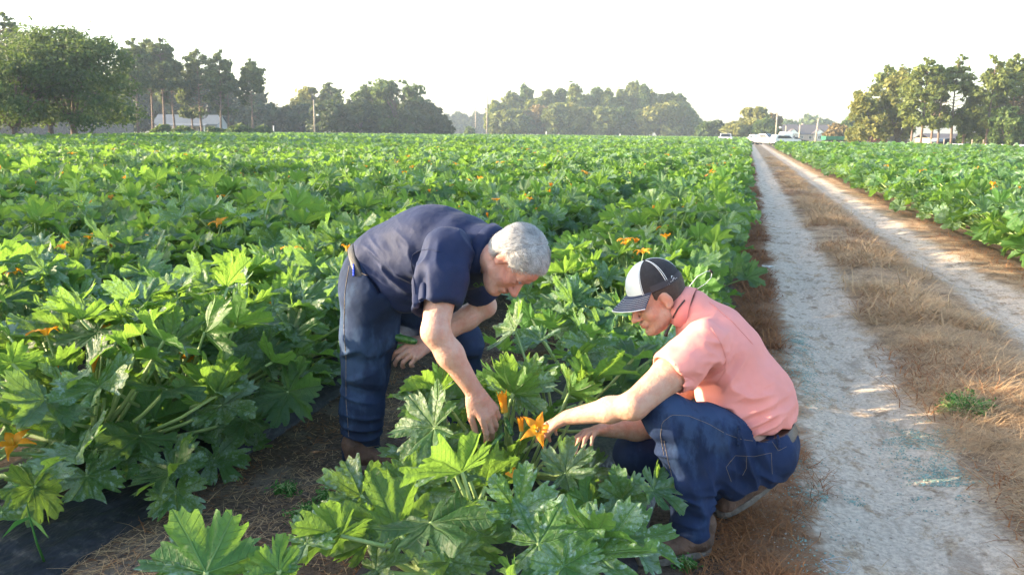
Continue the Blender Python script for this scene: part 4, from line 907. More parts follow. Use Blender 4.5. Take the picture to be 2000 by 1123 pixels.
def hand_shape(S, wrist, dirv, palm_n, side, s=1.0, curl=(.5, .55, .6, .65), thumb=(.9, .5), spread=.10, curl2=None):
    """dirv: towards the fingers; palm_n: out of the palm; side +1: thumb lies towards cross(dirv, palm_n)"""
    d = unit(dirv); n_ = V(palm_n); n_ = unit(n_-d*(n_ @ d)); t = np.cross(d, n_)*side; w = V(wrist)
    S.cone(w-d*.01, w+d*.03*s, .026*s, .030*s, .012, flat=(n_, .72))
    for i in range(4):
        o_ = (.026-.018*i)*s; S.cone(w+d*.022*s+t*o_*.55, w+d*(.088-.004*abs(i-1))*s+t*o_, .0145*s, .0118*s, .009)
    S.cone(w+d*.02*s+t*.020*s+n_*.006, w+d*.055*s+t*.030*s+n_*.010, .018*s, .014*s, .010)
    Ls = [(.044, .026, .021), (.049, .030, .022), (.045, .028, .021), (.034, .021, .018)]
    tips = []
    for i in range(4):
        o_ = (.027-.0185*i)*s; b = w+d*(.092-.004*abs(i-1)-.004*(i == 3))*s+t*o_; a = 0; dd = unit(d+t*spread*(1.5-i)*.7); p = b
        cc = curl[i]
        for j, (l, c_) in enumerate(zip(Ls[i], (cc, cc*1.05 if curl2 is None else curl2, cc*.6))):
            a += c_; dr = dd*cos(a)+n_*sin(a); e = p+dr*l*s; r0 = (.0098-.0010*j-.0008*(i == 3))*s; S.cone(p, e, r0, r0-.0011*s, .0028); p = e
        tips.append(p)
    b = w+d*.030*s+t*.030*s+n_*.008*s; a0, a1 = thumb; dr = unit(d*cos(a0)+t*sin(a0)*.75+n_*sin(a0)*.55); e = b+dr*.042*s; S.cone(b, e, .0135*s, .0108*s, .008)
    dr2 = unit(dr*cos(a1)-t*sin(a1)*.5+n_*sin(a1)*.6+d*sin(a1)*.6); e2 = e+dr2*.030*s; S.cone(e, e2, .0106*s, .0098*s, .003); S.cone(e2, e2+dr2*.022*s, .0098*s, .0078*s, .003); tips.append(e2+dr2*.022*s)
    return tips

def cloth_mat(name, col, weave=900, var=.1, fold=.006, rough=.85, sheen=0, fade=None):
    n = NT(name); P = n.pos(); f_ = n.noise(7, 5, P); a = tuple(c*(1-var) for c in col); b = tuple(min(1, c*(1+var)) for c in col)
    c = n.mix(n.ss(f_, .3, .7), a, b)
    if fade: c = n.mix(n.math('MULTIPLY', n.ss(n.math('ADD', n.noise(16, 6, n.scale(P, (1, 1, .45)), .65), n.math('MULTIPLY', n.attr('wear'), .30)), .54, .76), .8), c, fade)
    n.base(c); n.rough(rough); n.bsdf.inputs['Specular IOR Level'].default_value = .2
    if sheen: n.bsdf.inputs['Sheen Weight'].default_value = sheen; n.bsdf.inputs['Sheen Roughness'].default_value = .4
    h = n.math('ADD', n.math('MULTIPLY', n.noise(18, 3, P), 1.0), n.math('MULTIPLY', n.noise(weave, 1, P), .06)); n.bump(h, fold, .7); return n.m
M['pinkshirt'] = cloth_mat('pink_cotton', (.76, .30, .265), fold=.006, var=.05)
M['navyshirt'] = cloth_mat('navy_polo_knit', (.015, .024, .068), fold=.008, sheen=.04, rough=.7)
M['jeans1'] = cloth_mat('worn_blue_denim', (.014, .027, .066), var=.25, fade=(.035, .066, .13), fold=.008)
M['jeans2'] = cloth_mat('dark_blue_denim', (.011, .023, .066), var=.3, fade=(.032, .062, .135), fold=.008)
M['thread'] = simple('pale_thread', (.20, .16, .12), .8, .1, 50)
M['belt_black'] = simple('black_leather', (.012, .012, .014), .5, .2, 20, .002, 200)
M['belt_brown'] = simple('brown_leather', (.07, .035, .022), .45, .3, 20, .002, 200)
M['boot'] = simple('muddy_brown_boot', (.085, .045, .03), .75, .4, 14, .01, 60); M['sole'] = simple('dusty_boot_sole', (.14, .12, .105), .9, .35, 20, .01, 90)
M['capblack'] = simple('black_mesh_cloth', (.022, .020, .024), .85, .2, 60, .002, 700); M['capwhite'] = simple('white_cap_cloth', (.68, .74, .74), .8, .05, 20, .002, 500); M['capnavy'] = simple('navy_cap_brim', (.035, .045, .085), .8, .15, 20, .002, 400)
M['capnavy2'] = simple('dark_grey_band', (.035, .033, .04), .8, .1, 30); M['piping'] = simple('white_piping', (.72, .74, .76), .7, .05, 30); M['cord'] = simple('dark_cord', (.03, .018, .018), .6, .1, 30)
M['penblue'] = simple('blue_pen_plastic', (.02, .06, .55), .3, .05, 30); M['logo'] = simple('green_embroidery', (.07, .20, .03), .8, .1, 200)
M['eye'] = simple('eye_dark', (.03, .02, .015), .15, .1, 30)
def skin_mat(name, col):
    n = NT(name); P = n.pos(); rd = n.attr('redness'); dk = n.attr('dark'); f_ = n.noise(28, 5, P, .6); f2 = n.noise(120, 4, P, .7)
    c = n.mix(n.ss(f_, .35, .7), col, (col[0]*.93, col[1]*.76, col[2]*.72)); c = n.mix(rd, c, (col[0]*.92, col[1]*.55, col[2]*.50)); c = n.mix(n.math('MULTIPLY', n.ss(f2, .62, .72), .25), c, (col[0]*.6, col[1]*.42, col[2]*.35))
    c = n.mix(dk, c, (.05, .028, .02)); n.base(c); n.rough(.5); n.bsdf.inputs['Specular IOR Level'].default_value = .4
    n.bsdf.inputs['Subsurface Weight'].default_value = .12; n.bsdf.inputs['Subsurface Radius'].default_value = (.012, .004, .002); n.bsdf.inputs['Subsurface Scale'].default_value = 1
    n.bump(n.math('ADD', n.noise(60, 4, P, .6), n.math('MULTIPLY', n.noise(350, 2, P), .4)), .006, .8); return n.m
M['skin_old'] = skin_mat('ruddy_skin', (.53, .33, .26)); M['skin_young'] = skin_mat('tanned_skin', (.53, .335, .25))
n = NT('silver_hair'); f_ = n.attr('rnd'); n.base(n.mix(f_, (.20, .20, .205), (.62, .62, .63))); n.rough(.42); M['silver'] = n.m
n = NT('silver_hair_base'); n.base(n.mix(n.noise(70, 4, n.obco()), (.20, .185, .18), (.42, .41, .42))); n.rough(.6); n.bump(n.noise(240, 3, n.obco()), .006); M['silverbase'] = n.m
n = NT('dark_hair'); n.base(n.mix(n.noise(90, 4, n.obco()), (.022, .015, .011), (.075, .05, .036))); n.rough(.6); n.bump(n.noise(300, 3, n.obco()), .006); M['darkhair'] = n.m

def finish(S, name, mat, parent, specs=(), it=2, attrs=None, nz=0):
    v, q = S.verts(); v = smooth_verts(v, q, it)
    if specs or nz:
        nr = vnormals(v, q); v = folds(v, nr, specs) if specs else v
        if nz: v = v+nr*(nz*fbm(v, .09, 3))[:, None]
    o = obj(name, mesh_np(name, v, [q], True, [mat], None, None, attrs(v) if attrs else None), parent); return o, v, q
from mathutils.bvhtree import BVHTree
def bvh(v, q): return BVHTree.FromPolygons([tuple(a) for a in v], [tuple(int(i) for i in a) for a in q])
def surf_px(tree, px, py, lift=.002):      # point of the surface behind a pixel of the photo
    o = Vector((0, 0, EYE)); d = Vector(((px-1000)/FPX*_r-(py-561.5)/FPX*_u+_f)).normalized(); h, nr, i, t = tree.ray_cast(o, d)
    return None if h is None else np.array(h)+np.array(nr)*lift*(1 if nr.dot(d) < 0 else -1)
def seam(tree, pxs, r, name, mat, parent, dash=False, lift=.001, n_=40):
    P = np.array(pxs, float); L = np.r_[0, np.cumsum(np.linalg.norm(np.diff(P, axis=0), axis=1))]; tt = np.linspace(0, L[-1], n_)
    pts = [surf_px(tree, np.interp(t, L, P[:, 0]), np.interp(t, L, P[:, 1]), lift) for t in tt]; pts = [p for p in pts if p is not None]
    m = MB(); run = []
    for i in range(len(pts)-1):
        if np.linalg.norm(pts[i+1]-pts[i]) < .05: m.tube([pts[i], pts[i+1]], r, 4)
    if m.n: return m.build(name, mat, parent, True)
def near_w(v, c, r): return np.exp(-((v-V(c))**2).sum(1)/r**2)
def boot(parent, heel, toe, ankle, up, w=.048):
    """heel and toe: where the sole touches"""
    heel, toe, ankle, up = V(heel), V(toe), V(ankle), unit(up); d = unit(toe-heel); L = np.linalg.norm(toe-heel); up = unit(up-d*(up @ d)); sd = np.cross(up, d)
    lo = np.minimum(np.minimum(heel, toe), ankle)-.13; hi = np.maximum(np.maximum(heel, toe), ankle)+.13
    S = SDF(lo, hi, .005); S.cone(heel+d*.04+up*.055, toe-d*.045+up*.040, .042, .043, .02, flat=(up, .8)); S.cone(heel+d*.045+up*.06, ankle, .045, .050, .03); S.cone(heel+d*.10+up*.065, ankle, .035, .045, .03)
    o, v, q = finish(S, 'boot', M['boot'], parent, nz=.004)
    m = MB(); P = []
    for k in range(24):
        a = 2*pi*k/24; x = cos(a); y = sin(a); xx = (L/2+.006)*np.sign(x)*abs(x)**.75; yy = (.043 if xx > 0 else .037)*np.sign(y)*abs(y)**.7; P.append((xx, yy))
    c = (heel+toe)/2; n_ = len(P); vt = [c+d*x+sd*y+up*z for z, sc in ((0, .97), (.004, 1.0), (.024, 1.0), (.027, .97)) for x, y in [(a*sc, b*sc) for a, b in P]]
    m.add(vt, [(i*n_+j, i*n_+(j+1) % n_, (i+1)*n_+(j+1) % n_, (i+1)*n_+j) for i in range(3) for j in range(n_)], None, [tuple(range(n_-1, -1, -1)), tuple(range(3*n_, 4*n_))]); m.build('sole', M['sole'], o, False)
    return o

# ================================================================== the crouching man in the pink shirt
J = at
def build_young():
    hipL, hipR = J(1462, 878, 3.05), J(1478, 872, 3.30); knL, anL = J(1302, 812, 2.93), J(1350, 1030, 2.99); knR, anR = J(1240, 885, 3.22), J(1432, 962, 3.36)
    pel, wst, bel, chs, uch, nk = J(1484, 872, 3.18), J(1478, 815, 3.18), J(1452, 775, 3.18), J(1412, 700, 3.18), J(1385, 648, 3.18), J(1352, 606, 3.17)
    shL, elL, wrL = J(1375, 672, 2.99), J(1238, 792, 2.86), J(1108, 815, 3.02); shR, elR, wrR = J(1392, 672, 3.38), J(1275, 835, 3.22), J(1180, 838, 3.10)
    hc = J(1283, 583, 3.16); lat = unit(shL-shR)
    fwd = unit(J(1233, 617, 3.13)-J(1283, 588, 3.13)-lat*(-.016)); Rh = rot_from(fwd, J(1330, 500, 3.1)-J(1283, 588, 3.1)+.0*lat)
    Rt = rot_from(np.cross(lat, unit(uch-bel)), uch-bel)
    if (Rt[:, 0] @ (knL-hipL)) < 0: Rt = Rt @ np.diag([-1, -1, 1])
    hs = 1.05
    root = empty('person', (hipL+hipR)/2*[1, 1, 0]); tag(root, 'crouching person in a pink shirt and a black and white cap beside the track', 'person')
    inv = Matrix.Translation(-root.location)
    allj = [hipL, hipR, knL, anL, knR, anR, hc+.18, hc-.18, wrL-.14, wrR-.14, chs+.25, pel+.2, chs-.3]
    lo = np.min(allj, 0)-.12; hi = np.max(allj, 0)+.12
    VX = .0045
    S = SDF(lo, hi, VX)
    # torso and legs under the clothes
    S.ell(pel, (.125, .165, .12), Rt, .03); S.ell(bel, (.145, .155, .15), Rt, .05); S.ell(chs, (.135, .165, .16), Rt, .05); S.cone(uch, nk, .085, .064, .05); S.cone(shL, shR, .065, .065, .05)
    for h_, k_, a_ in ((hipL, knL, anL), (hipR, knR, anR)): S.chain([h_, k_, a_], [.085, .055, .040], .03)
    S.cone(nk, hc+Rh @ V((-.035, 0, -.05)), .066, .060, .025)
    S.chain([shL, (shL+elL)/2, elL], [.060, .062, .050], .02); S.chain([elL, elL*.65+wrL*.35, wrL], [.045, .045, .0275], .022)
    S.chain([shR, (shR+elR)/2, elR], [.060, .060, .048], .02); S.chain([elR, elR*.65+wrR*.35, wrR], [.047, .048, .028], .02)
    hand_shape(S, wrL, J(1070, 826, 3.09)-wrL, J(1095, 880, 3.08)-wrL, 1, 1.0, (.35, .45, .55, .6), (.6, .4))
    hand_shape(S, wrR, J(1140, 845, 3.02)-wrR, J(1175, 880, 3.08)-wrR, -1, .98, (.4, .5, .55, .6), (.7, .4))
    head_shape(S, hc, Rh, hs, nose=.95)
    HL = lambda p: hc+Rh @ (V(p)*hs)
    def sk(v):
        r = .55*near_w(v, HL((.105, 0, -.032)), .022)+.4*near_w(v, HL((.0, .085, 0)), .035)+.25*near_w(v, HL((.06, .05, -.03)), .03)+.3*near_w(v, elL, .05)+.3*near_w(v, wrL, .1)
        l = (v-hc) @ Rh/hs; lips = np.exp(-((l[:, 2]+.0635)/.010)**2-((l[:, 0]-.096)/.012)**2-(l[:, 1]/.024)**4); r = r+.9*lips
        brow = np.exp(-((l[:, 2]-.023-.004*np.abs(l[:, 1])/.03)/.0045)**2-((np.abs(l[:, 1])-.030)/.019)**4)*(l[:, 0] > .06); lash = np.exp(-((l[:, 2]+.006)/.0026)**2-((np.abs(l[:, 1])-.031)/.014)**4)*(l[:, 0] > .07)
        beard = .16*sstep(-.035, -.06, l[:, 2])*(l[:, 0] > -.02)*(l[:, 2] > -.14)*(np.linalg.norm(l, axis=1) < .16)
        return {'redness': np.clip(r, 0, 1), 'dark': np.clip(brow*.8+lash*.8+beard, 0, 1)}
    body, v, q = finish(S, 'body', M['skin_young'], root, it=1, attrs=sk); body.matrix_local = inv; tb_ = bvh(v, q)
    # jeans
    S = SDF(np.min([hipL, hipR, knL, anL, knR, anR, wst], 0)-.22, np.max([hipL, hipR, knL, anL, knR, anR, wst], 0)+.22, .005)
    S.ell(pel, (.150, .185, .125), Rt, .03); S.ell(J(1492, 884, 3.06), (.115, .115, .12), None, .05); S.ell(J(1500, 884, 3.28), (.115, .115, .12), None, .05)
    for h_, k_, a_, mid in ((hipL, knL, anL, J(1352, 925, 2.96)), (hipR, knR, anR, J(1335, 935, 3.30))):
        S.chain([h_, h_*.5+k_*.5, k_], [.110, .096, .081], .035); S.chain([k_, mid, a_], [.078, .088, .073], .03)
    d_ = unit(anL-J(1352, 925, 2.96)); S.cone(anL-d_*.015, anL+d_*.004, .076, .080, .012)
    S.cone(J(1395, 905, 3.0), J(1432, 930, 3.03), .085, .08, .04)
    p0, n0 = J(1490, 836, 3.18), unit(-.23*_r+.97*_u)
    S.cut_where(lambda P: np.where(np.linalg.norm(P-p0, axis=-1) < .26, (P-p0) @ n0, -1))
    S.cut_where(lambda P: np.where(np.linalg.norm(P-anL, axis=-1) < .15, (P-(anL+d_*.055)) @ d_, -1))
    dk = unit(knL-hipL)
    fs = [(knL+V((0, 0, -.05)), .12, (0, .2, 1), .030, .0045, 0), (J(1352, 985, 2.9), .10, (.15, 0, 1), .026, .005, 1), (J(1420, 890, 2.96), .16, unit(hipL-knL)+V((0, 0, .8)), .036, .006, 2), (J(1300, 870, 2.86), .10, (1, 0, .5), .03, .004, .5), (J(1480, 930, 3.0), .12, (.7, 0, 1), .028, .004, 1.2)]
    je, v, q = finish(S, 'jeans', M['jeans2'], root, fs, 3, lambda v: {'wear': np.clip(near_w(v, J(1360, 790, 2.9), .16)+.5*near_w(v, hipL, .1), 0, 1)}, nz=.004); je.matrix_local = inv; tj = bvh(v, q)
    for pl in ([(1298, 895), (1290, 850), (1293, 825), (1312, 810), (1345, 812), (1385, 828), (1420, 848), (1450, 858), (1500, 864)], [(1297, 860), (1305, 900), (1318, 950), (1322, 1000)], [(1418, 912), (1436, 889), (1472, 891), (1506, 884)], [(1418, 912), (1428, 940)], [(1506, 884), (1508, 925)], [(1458, 892), (1458, 914), (1450, 928)], [(1508, 862), (1520, 880), (1536, 872)]):
        seam(tj, pl, .0008, 'stitching', M['thread'], je)
    for px_, py_ in ((1517, 842), (1440, 833)): seam(tj, [(px_, py_), (px_+1, py_+34)], .006, 'belt_loop', M['jeans2'], je, lift=.012, n_=6)
    # shirt
    S = SDF(np.min([pel, uch, shL, shR, elL, elR, nk], 0)-.25, np.max([pel, uch, shL, shR, nk], 0)+.27, .0048)
    S.ell(J(1470, 800, 3.18), (.160, .185, .14), Rt, .04); S.ell(bel, (.170, .178, .17), Rt, .06); S.ell(chs+Rt @ V((-.005, 0, 0)), (.157, .19, .17), Rt, .06); S.ell(uch, (.125, .175, .10), Rt, .05); S.cone(uch, nk, .10, .080, .04)
    S.cone(pel-unit(bel-pel)*.0, bel, .14, .17, .05, flat=(lat, 1.2))
    heL = shL+(elL-shL)*.52; heR = shR+(elR-shR)*.5
    for s_, h_ in ((shL, heL), (shR, heR)): S.cone(s_, h_, .088, .083, .05)
    dL, dR = unit(elL-shL), unit(elR-shR)
    S.cut_where(lambda P: np.where((P-shL) @ lat > -.09, np.where(np.linalg.norm(P-heL, axis=-1) < .17, (P-heL) @ unit(dL+V((0, 0, .12))), -1), -1))
    S.cut_where(lambda P: np.where(np.linalg.norm(P-heR, axis=-1) < .13, (P-heR) @ dR, -1))
    S.cone(heL-dL*.07, heL+dL*.06, .066, .078, .004, 'sub'); S.cone(heR-dR*.07, heR+dR*.06, .064, .074, .004, 'sub')
    nd = unit(hc-nk); S.cone(nk+nd*.03, nk+nd*.12, .066, .075, .006, 'sub'); S.cut_where(lambda P: np.where(np.linalg.norm(P-nk, axis=-1) < .14, (P-(nk+nd*.040)) @ unit(nd+V((0, 0, .25))), -1))
    hem_p = J(1480, 852, 3.0); h1_, h2_ = -unit(.47*_r+.88*_u), -unit(-.18*_r+.98*_u)
    S.cut_where(lambda P: np.maximum((P-hem_p) @ h1_, (P-hem_p) @ h2_))
    fs = [(J(1330, 715, 2.9), .10, (0, 0, 1), .022, .0032, 0), (J(1400, 745, 2.97), .10, unit(shL-elL)+V((.3, 0, -1.2)), .030, .0060, 1), (J(1420, 800, 3.0), .16, (-.35, 0, 1), .026, .0050, .3), (J(1500, 830, 3.0), .13, (-.5, 0, 1), .022, .0042, 2), (J(1390, 650, 3.0), .10, (.9, 0, -.6), .032, .0025, 1.5), (J(1390, 690, 2.93), .07, (.25, 0, 1), .020, .0024, .7)]
    sh, v, q = finish(S, 'shirt', M['pinkshirt'], root, fs, 3, nz=.004); sh.matrix_local = inv; ts = bvh(v, q)
    seam(ts, [(1388, 640), (1408, 670), (1418, 700), (1416, 725), (1400, 750)], .0012, 'seam', M['pinkshirt'], sh); seam(ts, [(1270, 703), (1300, 714), (1335, 731), (1358, 745)], .001, 'seam', M['pinkshirt'], sh); seam(ts, [(1385, 590), (1430, 628), (1470, 672)], .0016, 'seam', M['pinkshirt'], sh)
    # collar
    m = MB(); ax = nd; a0 = unit(np.cross(ax, lat)); ring = []
    for i in range(25):
        w = radians(-152+304*i/24); dr = -a0*cos(w)+lat*sin(w) if (a0 @ fwd) > 0 else a0*cos(w)+lat*sin(w)
        ring.append(dr)
    vt = []; c0 = nk+ax*.022
    for (r_, h_) in ((.0705, .045), (.0735, .050), (.083, .018), (.0865, -.012), (.0835, -.012)):
        for i, dr in enumerate(ring): e = abs(i-12)/12; vt.append(c0+dr*(r_+.006*e)+ax*(h_-.004*e-(.016*e**3 if h_ < 0 else 0)))
    m.add(vt, [(k*25+i, k*25+i+1, (k+1)*25+i+1, (k+1)*25+i) for k in range(4) for i in range(24)]); colv, colq = np.array(vt), np.concatenate(m.f4); co = m.build('collar', M['pinkshirt'], root, True); co.matrix_local = inv
    # belt
    S = SDF(wst-.25, wst+.25, .005); S.ell(pel, (.158, .193, .13), Rt, .03); S.ell(J(1492, 884, 3.06), (.119, .119, .12), None, .05); S.ell(J(1500, 884, 3.28), (.119, .119, .12), None, .05); S.ell(J(1470, 800, 3.18), (.150, .178, .14), Rt, .04)
    bp = p0-n0*.014; S.cut_where(lambda P: np.abs((P-bp) @ n0)-.019); be, v, q = finish(S, 'belt', M['belt_brown'], root); be.matrix_local = inv
    # boots
    up = V((0, 0, 1)); h1 = J(1384, 1078, 3.0)*[1, 1, 0]+up*.0; t1 = h1+unit(J(1250, 1075, 2.9)*[1, 1, 0]-h1)*.29
    b = boot(root, h1+up*.004, t1+up*.004, anL*[1, 1, 1]*.5+(h1+up*.13)*.5, up); b.matrix_local = inv
    toe = gpt(1405, 1012)+V((0, 0, .004)); heel = toe+unit(J(1497, 945, 3.40)-J(1405, 1005, 3.31))*.28; bu = unit(np.cross(np.cross(heel-toe, V((0, 0, 1))), heel-toe)); bu = -bu if bu @ (anR-heel) < 0 else bu
    b = boot(root, heel, toe, anR, bu); b.matrix_local = inv
    # hair below the cap
    S = SDF(hc-.17, hc+.17, .004); S.ell(HL((-.014, 0, .043)), V((.107, .084, .097))*hs, Rh, .01); S.ell(HL((-.040, 0, -.008)), V((.068, .072, .072))*hs, Rh, .02)
    def hc_cut(P):
        l = (P-hc) @ Rh/hs; low = -.062+.0*l[..., 0]; d = np.maximum(low-l[..., 2], (l[..., 2]-.05)); side = l[..., 0]-(.030-.9*np.clip(.018-l[..., 2], 0, .05)); ear = .033-np.linalg.norm((l[..., [0, 2]]-[0, -.006])*[1.25, .9], axis=-1); return np.maximum(np.maximum(d, side), np.where(l[..., 2] < .03, ear, -1))
    S.cut_where(hc_cut); hr, v, q = finish(S, 'hair', M['darkhair'], root, nz=.003); hr.matrix_local = inv
    # cap
    capc = HL((-.012, 0, .066)); tilt = radians(-4); Rc = Rh @ np.array([[cos(tilt), 0, sin(tilt)], [0, 1, 0], [-sin(tilt), 0, cos(tilt)]])
    CL = lambda p: capc+Rc @ V(p)
    nt, npn = 49, 15
    def dome(az, ph, off=0): r_ = V((.110+off, .090+off, .104+off)); sh_ = 1+.05*max(0, cos(az))*sin(ph); return CL((cos(az)*cos(ph)*r_[0]*sh_, sin(az)*cos(ph)*r_[1], -.018+sin(ph)*r_[2]+.004*max(0, cos(az))*sin(2*ph)))
    parts = {'front_panel': (-48, 48, M['capwhite']), 'mesh_panel': (48, 312, M['capblack'])}
    capo = None
    for nm, (a, b_, mt) in parts.items():
        m = MB(); azs = np.radians(np.linspace(a, b_, nt)); vt = []
        for ip in range(npn):
            ph = pi/2*(1-ip/(npn-1))**1.0*.985
            for az in azs: vt.append(dome(az, ph))
        m.add(vt, [(i*nt+j, i*nt+j+1, (i+1)*nt+j+1, (i+1)*nt+j) for i in range(npn-1) for j in range(nt-1)][::1])
        if capo is None: capo = bpy.data.objects.new('cap', None); link(capo, root); capo.matrix_local = inv
        m.build(nm, mt, capo, True)
    m = MB(); vt = []
    for az in np.radians(np.linspace(0, 360, 61)): vt += [dome(az, .0, .0025), dome(az, .11, .0028), dome(az, .22, .0025)]
    m.add(vt, [(3*i+e, 3*i+3+e, 3*i+4+e, 3*i+1+e) for i in range(11, 49) for e in (0, 1)]); sb = m.build('sweat_band', M['capnavy2'], capo, True)
    for a in (47, 50, -47, -50, 101, 105, 180, 255, 259):
        m = MB(); m.tube([dome(radians(a), t, .0014) for t in np.linspace(0, pi/2*.97, 16)], .0012, 5); m.build('piping', M['piping'], capo, True)
    m = MB(); m.lathe([(.007, 0), (.006, .003), (.002, .005)], CL((0, 0, .088)), 10); m.build('button', M['capblack'], capo, True)
    # brim
    m = MB(); na, nr_ = 27, 9; vt = []
    for side_ in (0, 1):
        for i in range(nr_):
            t = i/(nr_-1)
            for j in range(na):
                a = radians(-66+132*j/(na-1)); base = dome(a, .0); bl = Rc.T @ (base-capc); ext = .078*t*(cos(a*.95)**.75); curve = -.030*(abs(sin(a))**2)*t-.006*t
                vt.append(CL((bl[0]+ext, bl[1]*(1-.10*t), bl[2]+.004-.020*t*1.0+curve-side_*.0035)))
    Q = [(i*na+j, i*na+j+1, (i+1)*na+j+1, (i+1)*na+j) for i in range(nr_-1) for j in range(na-1)]; n1 = nr_*na
    m.add(vt, Q+[(d_+n1, c_+n1, b_+n1, a_+n1) for a_, b_, c_, d_ in Q]+[((nr_-1)*na+j, (nr_-1)*na+j+1, (nr_-1)*na+j+1+n1, (nr_-1)*na+j+n1) for j in range(na-1)]); br = m.build('brim', M['capnavy'], capo, True)
    m = MB(); m.tube([V(vt[(nr_-1)*na+j])-Rc[:, 2]*.0018 for j in range(na)], .0024, 5); m.build('piping', M['piping'], br, True)
    for t_ in (2, 3, 4, 5, 6, 7): m = MB(); m.tube([V(vt[t_*na+j])+Rc[:, 2]*.0006 for j in range(na)], .0006, 4); m.build('stitching', M['piping'], br, True)
    # small white mountain shaped mark over the ear
    m = MB()
    for a_, b_ in (((110, .06), (119, .24)), ((119, .24), (130, .06)), ((115, .06), (120, .14)), ((120, .14), (125, .07))): m.tube([dome(radians(a_[0]), a_[1], .002), dome(radians(b_[0]), b_[1], .002)], .0014, 4)
    m.build('cap_mark', M['piping'], capo, True)
    # dark cord round the neck with a pale loop standing off behind
    tb2 = bvh(colv, colq); pts = []
    for p_ in ((1300, 657), (1303, 646), (1309, 632), (1316, 616), (1326, 600), (1337, 587)):
        hs_ = [h for h in (surf_px(tb_, *p_, .006), surf_px(tb2, *p_, .005), surf_px(ts, *p_, .005)) if h is not None]; pts.append(min(hs_, key=lambda h: np.linalg.norm(h-[0, 0, EYE])) if hs_ else J(*p_, 3.06))
    m = MB(); m.tube(pts, [.008, .006, .003, .003, .003, .003], 6); cd = m.build('glasses_cord', M['cord'], root, True); cd.matrix_local = inv
    m = MB(); m.tube([J(1346, 560, 3.03), J(1362, 540, 3.03), J(1380, 530, 3.05), J(1391, 530, 3.06), J(1389, 542, 3.07), J(1378, 554, 3.08), J(1362, 564, 3.08)], .0013, 5); m.build('cord_loop', M['piping'], cd, True)
    m = MB(); m.tube([J(1386, 527, 3.055), J(1392, 533, 3.06)], .004, 6); m.build('cord_bead', M['cord'], cd, True)
    return [(hipL, knL, .15), (knL, anL, .12), (hipR, knR, .15), (knR, anR, .13), (pel, uch, .26), (shL, elL, .10), (elL, wrL, .075), (elR, wrR, .07), (hc, hc, .16), (anL, t1, .09), (toe, heel, .08)]
